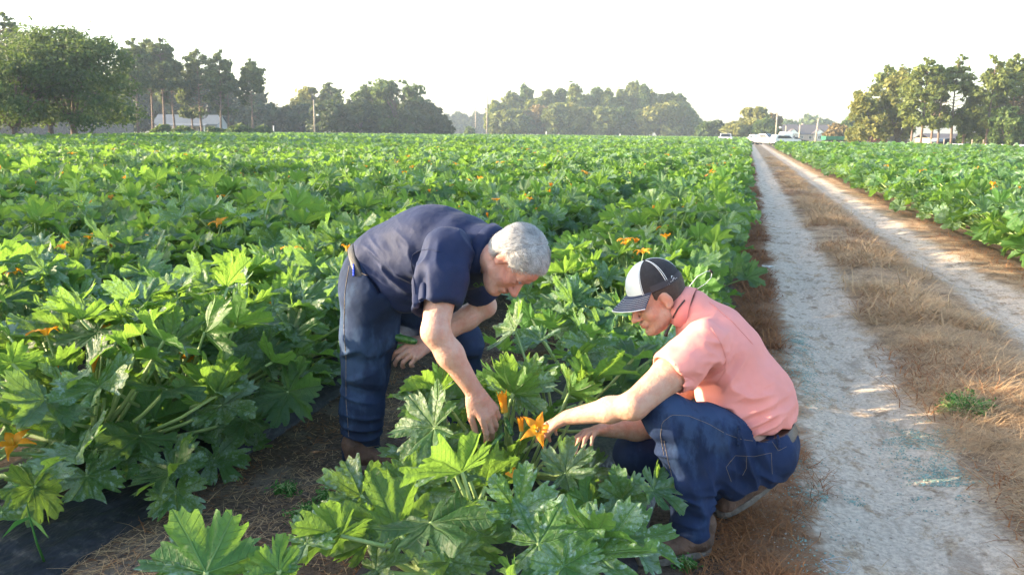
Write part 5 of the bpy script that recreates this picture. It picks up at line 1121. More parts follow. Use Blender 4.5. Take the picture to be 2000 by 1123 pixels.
# ================================================================== the bending man in the navy polo
def build_old():
    hipR, knR, anR = J(726, 578, 3.58), J(712, 725, 3.66), J(704, 872, 3.76); hipL, knL, anL = J(770, 580, 3.85), J(902, 668, 3.88), J(905, 806, 4.12)
    pel, bel, chs, uch, nk = J(745, 545, 3.70), J(790, 505, 3.64), J(868, 492, 3.50), J(912, 494, 3.41), J(944, 494, 3.34)
    shR, elR, wrR = J(872, 492, 3.20), J(850, 648, 3.05), J(925, 762, 3.10); shL, elL, wrL = J(925, 535, 3.62), J(946, 598, 3.74), J(845, 666, 3.66)
    hc = J(1000, 512, 3.17); lat = unit(shR-shL)
    fwd = unit(J(1006, 580, 3.14)-J(978, 494, 3.17)); Rh = rot_from(fwd, J(1080, 478, 3.08)-J(978, 496, 3.17)); hs = 1.05
    ax = unit(uch-bel); Rt = rot_from(np.cross(lat, ax), ax)
    if Rt[2, 0] > 0: Rt = Rt @ np.diag([-1, -1, 1])       # chest faces down
    root = empty('person', (hipL+hipR)/2*[1, 1, 0]); tag(root, 'grey haired person in a navy polo and worn jeans bending over the zucchini plants', 'person')
    inv = Matrix.Translation(-root.location)
    pts = [hipR, anR, anL, hc+.2, hc-.2, wrR-.15, wrR+.1, chs+.25, chs-.3, pel+.2, pel-.2, knL]
    S = SDF(np.min(pts, 0)-.1, np.max(pts, 0)+.1, .005)
    S.ell(pel, (.11, .15, .11), Rt, .03); S.ell(bel, (.14, .16, .15), Rt, .05); S.ell(chs, (.15, .18, .17), Rt, .05); S.cone(uch, nk, .095, .075, .05); S.cone(shL, shR, .070, .070, .05)
    for h_, k_, a_ in ((hipL, knL, anL), (hipR, knR, anR)): S.chain([h_, k_, a_], [.085, .058, .042], .03)
    HL = lambda p: hc+Rh @ (V(p)*hs)
    S.cone(nk, HL((-.03, 0, -.05)), .078, .070, .03)
    S.chain([shR, (shR+elR)/2, elR], [.062, .062, .050], .02); S.chain([elR, elR*.62+wrR*.38, wrR], [.050, .050, .033], .025)
    S.chain([shL, elL], [.062, .052], .02); S.chain([elL, elL*.65+wrL*.35, wrL], [.052, .053, .034], .025)
    hand_shape(S, wrR, J(962, 822, 3.10)-wrR, J(920, 812, 3.26)-wrR, -1, 1.28, (.42, .48, .55, .6), (.5, .5))
    hand_shape(S, wrL, J(795, 690, 3.60)-wrL, J(825, 700, 3.76)-wrL, -1, 1.28, (.55, .65, .75, .85), (.75, .1))
    head_shape(S, hc, Rh, hs, nose=1.1); S.ell(HL((.045, 0, -.105)), V((.04, .035, .022))*hs, Rh, .03)
    def sk(v):
        l = (v-hc) @ Rh/hs; hd = np.linalg.norm(l, axis=1) < .17
        r = .8*near_w(v, HL((.108, 0, -.03)), .03)+.6*near_w(v, HL((.06, -.05, -.02)), .04)+.6*near_w(v, HL((.07, 0, .06)), .05)+.5*near_w(v, HL((0, -.085, 0)), .04)+.2*hd+.45*near_w(v, wrR, .12)+.4*near_w(v, wrL, .12)+.3*near_w(v, HL((.02, 0, .13)), .05)
        lips = np.exp(-((l[:, 2]+.0635)/.010)**2-((l[:, 0]-.096)/.012)**2-(l[:, 1]/.024)**4)
        lash = np.exp(-((l[:, 2]+.006)/.0026)**2-((np.abs(l[:, 1])-.031)/.014)**4)*(l[:, 0] > .07)
        return {'redness': np.clip(r+.6*lips, 0, 1), 'dark': np.clip(lash*.6, 0, 1)}
    fs = [(HL((.05, -.06, .0)), .035, Rh[:, 2]+.4*Rh[:, 0], .009, .0013, 0), (HL((.085, 0, .06)), .04, Rh[:, 2], .010, .0012, 0)]
    body, v, q = finish(S, 'body', M['skin_old'], root, fs, 1, sk); body.matrix_local = inv
    # jeans
    S = SDF(np.min([hipR, anR, anL, pel], 0)-.2, np.max([hipR, anR, anL, pel, knL], 0)+.2, .0055)
    S.ell(pel, (.175, .195, .15), Rt, .04); S.ell(J(722, 560, 3.60), (.125, .13, .14), None, .05); S.ell(J(745, 560, 3.82), (.125, .13, .14), None, .05)
    S.chain([hipR, J(722, 650, 3.62), knR, J(706, 800, 3.70), anR], [.135, .122, .100, .092, .085], .04); S.chain([hipL, hipL*.5+knL*.5, knL, J(905, 740, 4.0), anL], [.135, .118, .092, .088, .085], .04)
    S.cone(anR, anR+V((0, .01, -.035)), .084, .090, .01)
    n0 = unit(.90*_r+.43*_u); bp = J(722, 518, 3.62); 
    wz = J(722, 520, 3.64)
    S.cut_where(lambda P: np.minimum(np.where(np.linalg.norm(P-wz, axis=-1) < .40, (P-wz) @ n0, -1), (P-wz) @ _u+.13))
    fs = [(J(708, 740, 3.58), .13, (.2, 0, 1), .038, .0065, 0), (J(700, 690, 3.55), .10, (-.5, 0, 1), .032, .005, 1), (J(712, 850, 3.68), .11, (.1, 0, 1), .030, .006, 2), (J(740, 610, 3.5), .14, (-1, 0, .9), .05, .005, 0), (J(915, 690, 3.8), .12, (.2, 0, 1), .035, .005, 0)]
    je, v, q = finish(S, 'jeans', M['jeans1'], root, fs, 3, lambda v: {'wear': np.clip(near_w(v, J(690, 700, 3.55), .12)+.8*near_w(v, J(672, 600, 3.6), .10)+.6*near_w(v, J(675, 780, 3.65), .12), 0, 1)}, nz=.005); je.matrix_local = inv; tj = bvh(v, q)
    for pl in ([(682, 520), (674, 570), (672, 640), (676, 700), (676, 780), (682, 860)], [(694, 528), (715, 538), (742, 543)], [(684, 505), (690, 520), (694, 532)], [(680, 866), (705, 874), (740, 870)]): seam(tj, pl, .0014, 'stitching', M['thread'], je)
    pe = seam(tj, [(692, 514), (692, 540)], .0045, 'pen', M['penblue'], je, lift=.006, n_=6)
    # polo
    S = SDF(np.min([pel, uch, shL, shR, elR, bel], 0)-.27, np.max([pel, uch, shL, shR, nk, bel], 0)+.27, .0052)
    S.ell(J(752, 528, 3.68), (.178, .195, .15), Rt, .05); S.ell(bel+Rt @ V((.015, 0, 0)), (.195, .195, .19), Rt, .06); S.ell(J(835, 490, 3.56), (.195, .205, .19), Rt, .06); S.ell(chs+Rt @ V((-.006, 0, .0)), (.182, .205, .17), Rt, .06); S.ell(uch, (.150, .175, .11), Rt, .05); S.cone(uch, nk, .130, .108, .05); S.cone(nk, J(962, 494, 3.28), .104, .096, .03)
    S.cone(J(790, 560, 3.56), J(765, 560, 3.62), .115, .095, .06)
    heR = J(852, 598, 3.10); heL = J(944, 572, 3.70); dR, dL = unit(elR-shR), unit(heL-shL)
    S.chain([shR, J(862, 545, 3.13), heR+dR*.05], [.098, .090, .092], .05); S.cone(shL, heL+dL*.05, .09, .085, .05)
    cn = unit(dR+V((-.0, 0, .0))+.25*_r); 
    S.cut_where(lambda P: np.where(np.linalg.norm(P-(heR+dR*.04), axis=-1) < .15, (P-(heR+dR*.012)) @ cn, -1)); S.cut_where(lambda P: np.where(np.linalg.norm(P-(heL+dL*.05), axis=-1) < .125, (P-heL) @ dL, -1))
    S.cone(heR-dR*.09, heR+dR*.06, .066, .082, .004, 'sub'); S.cone(heL-dL*.05, heL+dL*.06, .062, .074, .004, 'sub')
    nd = unit(J(985, 494, 3.21)-J(925, 494, 3.40)); cp = J(962, 498, 3.27); cnn = unit(.80*_r-.36*_u-.42*_f); S.cone(cp, cp+cnn*.12, .082, .10, .006, 'sub'); S.cut_where(lambda P: np.where(np.linalg.norm(P-(cp+cnn*.05), axis=-1) < .19, (P-cp) @ cnn, -1))
    S.cut_where(lambda P: np.where(np.linalg.norm(P-wz, axis=-1) < .5, (P-(wz-n0*.018)) @ -n0, -1))
    fs = [(J(850, 560, 3.05), .11, (1, 0, .25), .030, .0075, 0), (J(800, 520, 3.36), .10, (.45, 0, 1), .030, .005, .5), (J(740, 510, 3.45), .12, (.55, 0, 1), .022, .004, 1), (J(780, 560, 3.42), .11, (.7, 0, 1), .032, .005, 2), (J(925, 470, 3.15), .12, (1, 0, .55), .042, .005, .4), (J(905, 520, 3.12), .08, (1, 0, .1), .03, .004, 1)]
    sh, v, q = finish(S, 'polo_shirt', M['navyshirt'], root, fs, 3, nz=.005); sh.matrix_local = inv; ts = bvh(v, q)
    seam(ts, [(803, 512), (806, 498), (818, 490), (838, 487), (860, 492)], .0018, 'seam', M['navyshirt'], sh); seam(ts, [(803, 512), (808, 545), (811, 575)], .0016, 'seam', M['navyshirt'], sh); seam(ts, [(815, 594), (840, 612), (868, 624)], .0012, 'seam', M['navyshirt'], sh)
    for pl in ([(924, 556), (930, 551), (934, 558)], [(936, 558), (940, 551), (944, 558)], [(938, 556), (942, 556)], [(926, 558), (934, 560)], [(946, 558), (949, 552), (952, 557)]): seam(ts, pl, .0016, 'logo', M['logo'], sh, lift=.002, n_=8)
    # collar
    m = MB(); nd = cnn; la = unit(lat-nd*(lat @ nd)); lat_ = la; a0 = unit(np.cross(nd, la)); a0 = -a0 if a0 @ fwd > 0 else a0; vt = []; c0 = cp-nd*.012
    for (r_, h_) in ((.088, .030), (.092, .036), (.106, .004), (.112, -.030), (.107, -.030)):
        for i in range(25): w = radians(-150+300*i/24); e = abs(i-12)/12; vt.append(c0+(a0*cos(w)*1.08+lat_*sin(w))*(r_+.006*e)+nd*(h_-.01*e**3))
    m.add(vt, [(k*25+i, k*25+i+1, (k+1)*25+i+1, (k+1)*25+i) for k in range(4) for i in range(24)]); co = m.build('collar', M['navyshirt'], root, True); co.matrix_local = inv
    # belt
    S = SDF(wz-.4, wz+.4, .006); S.ell(pel, (.185, .203, .155), Rt, .04); S.ell(J(722, 560, 3.60), (.131, .136, .145), None, .05); S.ell(J(745, 560, 3.82), (.131, .136, .145), None, .05); S.ell(J(752, 528, 3.68), (.172, .19, .15), Rt, .05)
    bc = wz-n0*.034; S.cut_where(lambda P: np.maximum(np.abs((P-bc) @ n0)-.019, -(P-wz) @ _u-.12)); be, v, q = finish(S, 'belt', M['belt_black'], root); be.matrix_local = inv
    # boots
    up = V((0, 0, 1)); h1 = gpt(700, 916); t1 = h1+unit(_r+.15*_u*[1, 1, 0])*.30
    b = boot(root, h1+up*.004-_r*.05, t1+up*.004-_r*.05, h1+up*.12-_r*.02, up); b.matrix_local = inv
    h2 = anL*[1, 1, 0]; b = boot(root, h2-_r*.05+up*.004, h2+_r*.25*[1, 1, 0]+up*.004, h2+up*.13, up); b.matrix_local = inv
    # hair: a base layer and many fine strands
    S = SDF(hc-.2, hc+.2, .0045); S.ell(HL((-.014, 0, .047)), V((.110, .088, .101))*hs, Rh, .01); S.ell(HL((-.045, 0, .0)), V((.066, .074, .070))*hs, Rh, .02)
    def cut(P):
        l = (P-hc) @ Rh/hs; x, y, z = l[..., 0], l[..., 1], l[..., 2]
        line = np.interp(x, [-.12, -.05, -.022, .012, .022, .05, .075, .10], [-.066, -.058, -.040, .020, -.006, .035, .085, .10]); ear = .036-np.linalg.norm((l[..., [0, 2]]-[-.004, -.004])*[1.2, .95], axis=-1)
        return np.maximum(line+.007-z, np.where(z < .03, ear, -1))
    S.cut_where(cut); hr, v, q = finish(S, 'hair', M['silverbase'], root, nz=.004); hr.matrix_local = inv
    rs = np.random.RandomState(2); nr = vnormals(v, q); k = rs.choice(len(v), 17000); l = (v[k]-hc) @ Rh/hs; ok = np.linalg.norm((v[k]-HL((0, 0, .03))), axis=1) > .085*hs; k, l = k[ok], l[ok]
    n1 = nr[k]; flow = Rh @ np.array([-.55, 0, -.8]); fl = np.where((l[:, 0] > -.01)[:, None], (Rh @ V((.9, 0, .1)))[None]*np.clip((l[:, 2]-.05)*12, -.2, 1)[:, None]+(Rh @ V((-.3, 0, -1)))[None]*np.clip(.08-l[:, 2], 0, 1)[:, None]*10, flow[None])+.28*rs.randn(len(k), 3); fl += 1.1*np.stack([vnoise(v[k]+j*3.3, .016) for j in range(3)], -1)-.18*rs.randn(len(k), 3); fl -= n1*(fl*n1).sum(1)[:, None]; fl /= np.linalg.norm(fl, axis=1)[:, None]+1e-9
    sd = np.cross(n1, fl); Ls = rs.uniform(.016, .036, len(k))[:, None]; p = v[k]; w_ = .00065; vt = []
    for t in (0, .35, .7, 1.0): c = p+fl*Ls*t+n1*(.0012+.0040*np.sin(t*2.6))*rs.uniform(.6, 1.6, len(k))[:, None]; vt += [c-sd*w_*(1-t*.8), c+sd*w_*(1-t*.8)]
    vt = np.stack(vt, 1).reshape(-1, 3); b = np.arange(len(k))*8; qs = np.concatenate([np.stack([b+2*j, b+2*j+1, b+2*j+3, b+2*j+2], -1) for j in range(3)])
    st = obj('hair_strands', mesh_np('hair_strands', vt, [qs], True, [M['silver']], None, None, {'rnd': np.repeat(np.clip(.45+.55*vnoise(v[k], .012)+.25*rs.randn(len(k)), 0, 1), 8)}), hr)
    m = MB()   # eyebrow
    for y in (-1, 1):
        for j in range(46): a = HL((.088+rs.randn()*.001, y*(.012+.036*rs.rand()), .021+.003*rs.randn())); m.tube([a, a+Rh @ V((.006, y*.006, .001+rs.randn()*.002))], [.0009, .0004], 4)
    eb = m.build('eyebrows', M['silver'], root); eb.matrix_local = inv
    # picked baby zucchini in the far hand
    z = bpy.data.objects.new('picked_zucchini', fruit_mesh(.11, .017)); link(z); d_ = J(762, 656, 3.60)-J(815, 668, 3.62); z.matrix_world = Matrix.Translation(Vector(J(815, 668, 3.60))) @ Vector(d_).to_track_quat('Z', 'Y').to_matrix().to_4x4(); tag(z, 'small green zucchini with a shrivelled blossom held by the bending man', 'zucchini')
    bl = put(FLOWERS[3], 'blossom', z, (0, 0, .108), (0, .1, 1), .55); bl.data = bl.data.copy(); bl.data.materials.clear(); bl.data.materials.append(M['stalk'])
    return [(hipR, knR, .17), (knR, anR, .15), (anR, h1, .12), (hipL, knL, .16), (knL, anL, .14), (pel, uch, .28), (shR, elR, .11), (elR, wrR, .085), (wrR, J(962, 822, 3.10), .075), (elL, wrL, .09), (wrL, J(780, 680, 3.6), .09), (hc, hc, .17)]
def gpt(px, py):
    d = (px-1000)/FPX*_r-(py-561.5)/FPX*_u+_f; return V([0, 0, EYE])-d*EYE/d[2]
BODY_CAPS = build_young()+build_old()
def capsule_reject(caps):
    A = np.array([c[0] for c in caps]); B = np.array([c[1] for c in caps]); Rr = np.array([c[2] for c in caps]); AB = B-A; L2 = (AB**2).sum(1)+1e-9
    def f(p, r):
        t = np.clip(((p-A)*AB).sum(1)/L2, 0, 1); d = np.linalg.norm(A+AB*t[:, None]-p, axis=1); return bool((d < Rr+r*.62).any())
    return f
VAR = []
for k in range(9):
    rs = np.random.RandomState(100+k); p = grow(rs, LEAVES_MD, 46, rs.uniform(1.02, 1.16), lscale=.95, wide=1.22)
    fl = add_flowers(None, p, rs, [2, 1, 2, 1, 2, 1, 0, 3, 1][k], (.44, .68), .28)
    sm = mesh_np('stalks', np.concatenate(p.st.v), [np.concatenate(p.st.f4)]+p.st.fn, True, [M['stalk']])
    VAR.append((p.foliage_mesh(), sm, fl))
def place_variant(k, loc, rz, s, label, group):
    root = empty('zucchini_plant', loc, rz); root.scale = (s, s, s*random.uniform(.92, 1.08)); tag(root, label, 'plant', group)
    fo, sm, fl = VAR[k]; obj('foliage', fo, root); obj('stalks', sm, root)
    for me, pos, up, sc in fl: put(me, 'flower', root, pos, up, sc)
    return root
NEAR_Z = 4.9                      # plants nearer than this get meshes of their own
rest = []; nind = 0; random.seed(5)
REJ_BODY = capsule_reject(BODY_CAPS+[(at(1045, 842, 3.05), at(1045, 842, 2.4), .075), (at(965, 815, 3.1), at(965, 815, 2.4), .08), (at(1095, 822, 3.05), at(1095, 822, 2.4), .06), (at(1180, 838, 3.05), at(1180, 838, 2.4), .06), (at(1012, 940, 2.8), at(1012, 940, 2.3), .05), (at(1000, 800, 3.2), at(1000, 800, 2.6), .06)])
ordw = ['nearest', 'second', 'third', 'fourth', 'fifth', 'sixth', 'seventh', 'eighth', 'ninth', 'tenth', 'eleventh', 'twelfth']
cnt = {}
for (z, x, y, side, ri) in slots:
    if nind >= 300 or side == 2: rest.append((z, x, y)); continue
    if side == 0 and ri == 0 and y < 2.0: continue
    if side == 0 and ri == 1 and y < 2.35: continue
    nind += 1; key = (side, ri); cnt[key] = cnt.get(key, 0)+1; kk = cnt[key]
    gz = .0
    if side == 0 and ri < 3 and z < NEAR_Z:
        rs = np.random.RandomState(900+nind*7)
        rej = (lambda o: (lambda p_, r_: REJ_BODY(p_+o, r_)))(V((x, y, 0)))
        hero = ri == 0
        p = grow(rs, LEAVES_HI if ri < 2 else LEAVES_MD, 15 if hero else 60, .80 if hero else 1.12, wide=1.0 if hero else 1.15, reject=rej, lscale=.95)
        if not p.lv: continue
        fl = add_flowers(None, p, rs, 3 if not hero else 0, (.38, .6), .3)
        lab = 'silver mottled zucchini plant, %s nearest plant of the %s' % (ordw[min(11, kk-1)], rowname(x))
        root = empty('zucchini_plant', (x, y, 0)); tag(root, lab, 'plant', 'zucchini plants at the front of the field')
        obj('foliage', p.foliage_mesh(), root)
        obj('stalks', mesh_np('stalks', np.concatenate(p.st.v), [np.concatenate(p.st.f4)]+p.st.fn, True, [M['stalk']]), root)
        for me, pos, up, sc in fl: put(me, 'flower', root, pos, up, sc)
        root['px'] = round(float(proj((x, y, .4))[0]))
    else:
        far_ = 'far' if z > 13 else 'near'
        vi = prs.randint(len(VAR)); nf = len(VAR[vi][2])
        look = {0: 'without open flowers', 1: 'with one orange flower', 2: 'with two orange flowers', 3: 'with three orange flowers', 4: 'with four orange flowers'}[nf]
        lab = 'zucchini plant %s, %s the %s' % (look, 'far along' if z > 12 else ('close by in' if z < 8 else 'midway in'), rowname(x))
        place_variant(vi, (x, y, gz), prs.rand()*6.28, prs.uniform(.80, 1.20), lab, 'zucchini plants in the %s' % rowname(x))
print('plants', nind, 'rest', len(rest), 'reach', None)

# the rest of the crop: one object, instances of joined plants
def joined_plant(rs, lib, nleaf, stn, lscale=1.0, flowers=0, name='crop_plant'):
    p = grow(rs, lib, nleaf, rs.uniform(1.0, 1.15), stn=stn, lscale=lscale, wide=1.2)
    V_ = [np.concatenate(p.lv)]; F4 = [np.concatenate(p.lq)] if p.lq[0].size else []; F3 = [np.concatenate(p.lt)]
    mi4 = [np.zeros(len(F4[0]))] if F4 else []; mi3 = [np.zeros(len(F3[0]))]
    uv = [np.concatenate(p.luv)]; rn = [np.concatenate(p.lr)]; tt = [np.zeros(p.n)]; n0 = p.n
    sv = np.concatenate(p.st.v); F4.append(np.concatenate(p.st.f4)+n0); mi4.append(np.ones(len(F4[-1]))); V_.append(sv); uv.append(np.zeros((len(sv), 2))); rn.append(np.zeros(len(sv))); tt.append(np.zeros(len(sv))); n0 += len(sv)
    for k in range(flowers):
        me = FLOWERS[k % 2]; fv = np.zeros(len(me.vertices)*3); me.vertices.foreach_get('co', fv); fv = fv.reshape(-1, 3)*1.6
        fq = np.array([tuple(pl.vertices) for pl in me.polygons]); a = rs.rand()*6.28; fv = fv+[cos(a)*.2, sin(a)*.2, rs.uniform(.5, .62)]
        V_.append(fv); F4.append(fq+n0); mi4.append(np.full(len(fq), 2)); uv.append(np.zeros((len(fv), 2))); rn.append(np.zeros(len(fv))); tt.append(np.ones(len(fv))); n0 += len(fv)
    F4 = np.concatenate(F4); F3 = np.concatenate(F3)
    me = mesh_np(name, np.concatenate(V_), [F4, F3], True, [M['leaf'], M['stalk'], M['petal']], np.concatenate([np.concatenate(mi4), np.concatenate(mi3)]),
                 np.concatenate(uv), {'rnd': np.concatenate(rn), 't': np.concatenate(tt)})
    return bpy.data.objects.new(name, me)
srcs = [joined_plant(np.random.RandomState(300+k), LEAVES_LO, 32, 4, 1.0, [1, 1, 2, 0][k]) for k in range(4)] + \
       [joined_plant(np.random.RandomState(320+k), LEAVES_XL, 22, 3, 1.15, [1, 0, 0][k]) for k in range(3)]
R_ = np.array([(x, y, 0) for z, x, y in rest]); Z_ = np.array([z for z, x, y in rest])
pick = np.where(Z_ < 60, prs.randint(0, 4, len(R_)), 4+prs.randint(0, 3, len(R_)))
me = bpy.data.meshes.new('zucchini_field'); me.vertices.add(len(R_)); me.vertices.foreach_set('co', R_.astype(np.float32).ravel())
a_ = me.attributes.new('pick', 'INT', 'POINT'); a_.data.foreach_set('value', pick.astype(np.int32))
a_ = me.attributes.new('rz', 'FLOAT', 'POINT'); a_.data.foreach_set('value', (prs.rand(len(R_))*6.28).astype(np.float32))
sc_ = prs.uniform(.75, 1.22, len(R_))*np.where(Z_ > 60, 1.12, 1)*np.where(Z_ > 130, 1.15, 1)
a_ = me.attributes.new('scl', 'FLOAT', 'POINT'); a_.data.foreach_set('value', sc_.astype(np.float32))
fo = obj('zucchini_field', me); tag(fo, 'dense green zucchini crop stretching away to the far tree line', 'crop', None, 'stuff')
ng = bpy.data.node_groups.new('field', 'GeometryNodeTree')
ng.interface.new_socket('Geometry', in_out='INPUT', socket_type='NodeSocketGeometry'); ng.interface.new_socket('Geometry', in_out='OUTPUT', socket_type='NodeSocketGeometry')
gi = ng.nodes.new('NodeGroupInput'); go = ng.nodes.new('NodeGroupOutput'); iop = ng.nodes.new('GeometryNodeInstanceOnPoints'); jn = ng.nodes.new('GeometryNodeJoinGeometry')
for s_ in srcs[::-1]:
    oi = ng.nodes.new('GeometryNodeObjectInfo'); oi.inputs['Object'].default_value = s_; oi.inputs['As Instance'].default_value = True
    ng.links.new(oi.outputs['Geometry'], jn.inputs[0])
def nattr(nm, typ):
    na = ng.nodes.new('GeometryNodeInputNamedAttribute'); na.data_type = typ; na.inputs['Name'].default_value = nm; return na.outputs['Attribute']
cx_ = ng.nodes.new('ShaderNodeCombineXYZ'); ng.links.new(nattr('rz', 'FLOAT'), cx_.inputs[2])
ng.links.new(gi.outputs[0], iop.inputs['Points']); ng.links.new(jn.outputs[0], iop.inputs['Instance']); iop.inputs['Pick Instance'].default_value = True
ng.links.new(nattr('pick', 'INT'), iop.inputs['Instance Index']); ng.links.new(cx_.outputs[0], iop.inputs['Rotation']); ng.links.new(nattr('scl', 'FLOAT'), iop.inputs['Scale'])
ng.links.new(iop.outputs[0], go.inputs[0]); md = fo.modifiers.new('field', 'NODES'); md.node_group = ng
# ------------------------------------------------------------------ the front plants, leaf by leaf as they stand
def hero_plant(base_px, label, leaves, flowers=(), fruits=(), buds=()):
    """leaves: junction px, py, depth, size in m, screen angle of the tip, lean away (+) or to us (-), normal as (right, up on screen, towards us), tint"""
    bx = gpt(*base_px); base = bx+V((0, 0, .10)); rs = np.random.RandomState(int(abs(base_px[0]))); p = Plant(); root = empty('zucchini_plant', bx); tag(root, label, 'plant', 'zucchini plants at the front of the field')
    for (jx, jy, z, size, ang, away, nv, rn) in leaves:
        J_ = at(jx, jy, z); a = radians(ang); xd = unit(cos(a)*_r+sin(a)*_u+away*_f); nn = unit(nv[0]*_r+nv[1]*_u-nv[2]*_f)
        off = V((rs.randn()*.03, rs.randn()*.04, .02*rs.rand())); o_ = -bx
        p.stalk(base+off+o_, J_+o_, V((0, 0, -.03))+.02*rs.randn(3), .0118, .0072, 8, 7); p.leaf(LEAVES_HI, J_+o_, xd, nn, size*.9, rn, rs)
    fl = []
    for (fx, fy, z, k, s_, up) in flowers:
        F_ = at(fx, fy, z); U_ = unit(up[0]*_r+up[1]*_u-up[2]*_f); p.stalk(base-bx, F_-bx-U_*.012, V((0, 0, -.03)), .006, .0055, 6, 5); fl.append((k, F_-bx-U_*.01, U_, s_))
    obj('foliage', p.foliage_mesh(), root); obj('stalks', mesh_np('stalks', np.concatenate(p.st.v), [np.concatenate(p.st.f4)]+p.st.fn, True, [M['stalk']]), root)
    for k, loc, U_, s_ in fl:
        f_ = put(FLOWERS[k], 'flower', root, loc, U_, s_)
        if k < 2: st = put(pistil(), 'stamen', f_, (0, 0, 0), (0, 0, 1))
    for (a, b) in fruits:
        A, B = at(*a), at(*b); f_ = put(FRUIT, 'fruit', root, A-bx, B-A, float(np.linalg.norm(B-A))/.14)
    return root
hero_plant((860, 1180), 'large zucchini plant at the bottom centre of the photo with broad backlit leaves', [
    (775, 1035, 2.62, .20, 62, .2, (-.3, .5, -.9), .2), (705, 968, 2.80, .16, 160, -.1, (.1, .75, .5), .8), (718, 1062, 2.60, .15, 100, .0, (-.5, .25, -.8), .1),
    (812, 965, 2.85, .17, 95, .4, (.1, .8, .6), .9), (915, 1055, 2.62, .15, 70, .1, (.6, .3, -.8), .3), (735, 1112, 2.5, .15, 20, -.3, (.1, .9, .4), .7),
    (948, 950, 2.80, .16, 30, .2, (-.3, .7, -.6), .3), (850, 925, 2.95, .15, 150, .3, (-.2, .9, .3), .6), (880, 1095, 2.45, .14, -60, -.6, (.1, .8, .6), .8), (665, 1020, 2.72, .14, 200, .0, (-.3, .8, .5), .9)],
    [(1012, 940, 2.80, 1, 1.05, (.2, .9, .35)), (888, 1052, 2.75, 3, .9, (-.8, .5, .2))])
hero_plant((1060, 1130), 'zucchini plant with large blue green mottled leaves at the bottom right of the centre', [
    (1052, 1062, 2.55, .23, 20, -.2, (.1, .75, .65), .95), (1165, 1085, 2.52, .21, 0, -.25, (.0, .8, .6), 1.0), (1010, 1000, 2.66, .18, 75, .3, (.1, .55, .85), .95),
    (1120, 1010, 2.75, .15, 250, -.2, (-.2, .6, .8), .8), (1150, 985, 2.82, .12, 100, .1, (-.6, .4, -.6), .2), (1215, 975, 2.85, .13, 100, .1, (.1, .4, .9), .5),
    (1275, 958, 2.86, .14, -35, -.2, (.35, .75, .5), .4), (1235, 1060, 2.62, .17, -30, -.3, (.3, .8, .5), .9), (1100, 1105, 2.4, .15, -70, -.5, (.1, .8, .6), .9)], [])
hero_plant((1000, 965), 'zucchini plant with an open orange flower between the hands of the two men', [
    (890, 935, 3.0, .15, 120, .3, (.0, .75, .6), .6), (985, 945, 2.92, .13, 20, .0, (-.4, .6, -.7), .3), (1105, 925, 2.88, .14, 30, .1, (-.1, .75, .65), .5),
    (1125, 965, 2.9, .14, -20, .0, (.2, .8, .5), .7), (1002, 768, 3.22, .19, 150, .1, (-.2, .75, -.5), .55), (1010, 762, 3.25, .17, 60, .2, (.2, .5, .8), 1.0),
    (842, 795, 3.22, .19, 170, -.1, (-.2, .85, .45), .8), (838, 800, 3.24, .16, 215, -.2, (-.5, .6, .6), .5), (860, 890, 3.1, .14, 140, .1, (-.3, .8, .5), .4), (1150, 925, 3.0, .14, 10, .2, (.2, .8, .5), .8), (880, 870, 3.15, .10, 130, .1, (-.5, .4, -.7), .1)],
    [(1050, 838, 3.04, 0, 1.0, (.0, .45, .9)), (1018, 836, 3.08, 3, .95, (-.1, 1, .1)), (985, 800, 3.2, 3, 1.5, (-.15, 1, .1))], [((1000, 850, 3.12), (985, 815, 3.18)), ((960, 872, 3.1), (985, 845, 3.12))])
hero_plant((500, 1240), 'zucchini leaves rising alone at the bottom left over the littered soil', [
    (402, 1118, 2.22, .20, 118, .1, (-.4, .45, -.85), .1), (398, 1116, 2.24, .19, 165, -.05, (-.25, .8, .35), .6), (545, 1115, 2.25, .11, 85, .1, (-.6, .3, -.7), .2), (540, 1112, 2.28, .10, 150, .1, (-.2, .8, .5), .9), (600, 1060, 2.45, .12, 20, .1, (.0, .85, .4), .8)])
hero_plant((-60, 960), 'zucchini plant with open orange flowers at the left edge of the photo', [
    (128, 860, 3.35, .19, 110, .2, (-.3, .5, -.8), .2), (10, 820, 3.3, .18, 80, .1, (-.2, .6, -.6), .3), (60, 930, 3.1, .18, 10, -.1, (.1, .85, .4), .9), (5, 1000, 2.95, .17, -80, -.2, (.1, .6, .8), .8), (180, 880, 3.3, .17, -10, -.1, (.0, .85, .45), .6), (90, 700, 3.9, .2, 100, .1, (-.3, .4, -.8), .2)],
    [(28, 868, 3.25, 0, 1.25, (.0, .9, .5)), (92, 792, 3.4, 1, 1.35, (-.2, 1, .2)), (135, 775, 3.5, 3, 1.2, (-.3, 1, .1))])
hero_plant((215, 905), 'zucchini plant spreading low over the black plastic film near the lower left corner', [
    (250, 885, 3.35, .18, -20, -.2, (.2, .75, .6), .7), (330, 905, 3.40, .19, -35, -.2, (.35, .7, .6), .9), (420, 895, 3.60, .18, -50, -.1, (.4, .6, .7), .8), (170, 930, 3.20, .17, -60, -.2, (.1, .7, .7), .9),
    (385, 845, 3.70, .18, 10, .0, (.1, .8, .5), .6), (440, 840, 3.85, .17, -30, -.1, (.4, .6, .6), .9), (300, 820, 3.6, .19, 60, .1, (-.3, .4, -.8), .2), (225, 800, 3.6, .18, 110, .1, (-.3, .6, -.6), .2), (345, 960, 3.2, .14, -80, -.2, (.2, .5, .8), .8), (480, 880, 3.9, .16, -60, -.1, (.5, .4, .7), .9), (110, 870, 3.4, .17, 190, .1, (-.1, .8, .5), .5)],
    [(180, 722, 3.6, 3, 1.3, (.2, 1, .1)), (235, 735, 3.6, 3, 1.2, (-.1, 1, .1)), (430, 655, 4.2, 2, 1.3, (.6, .8, .1))])
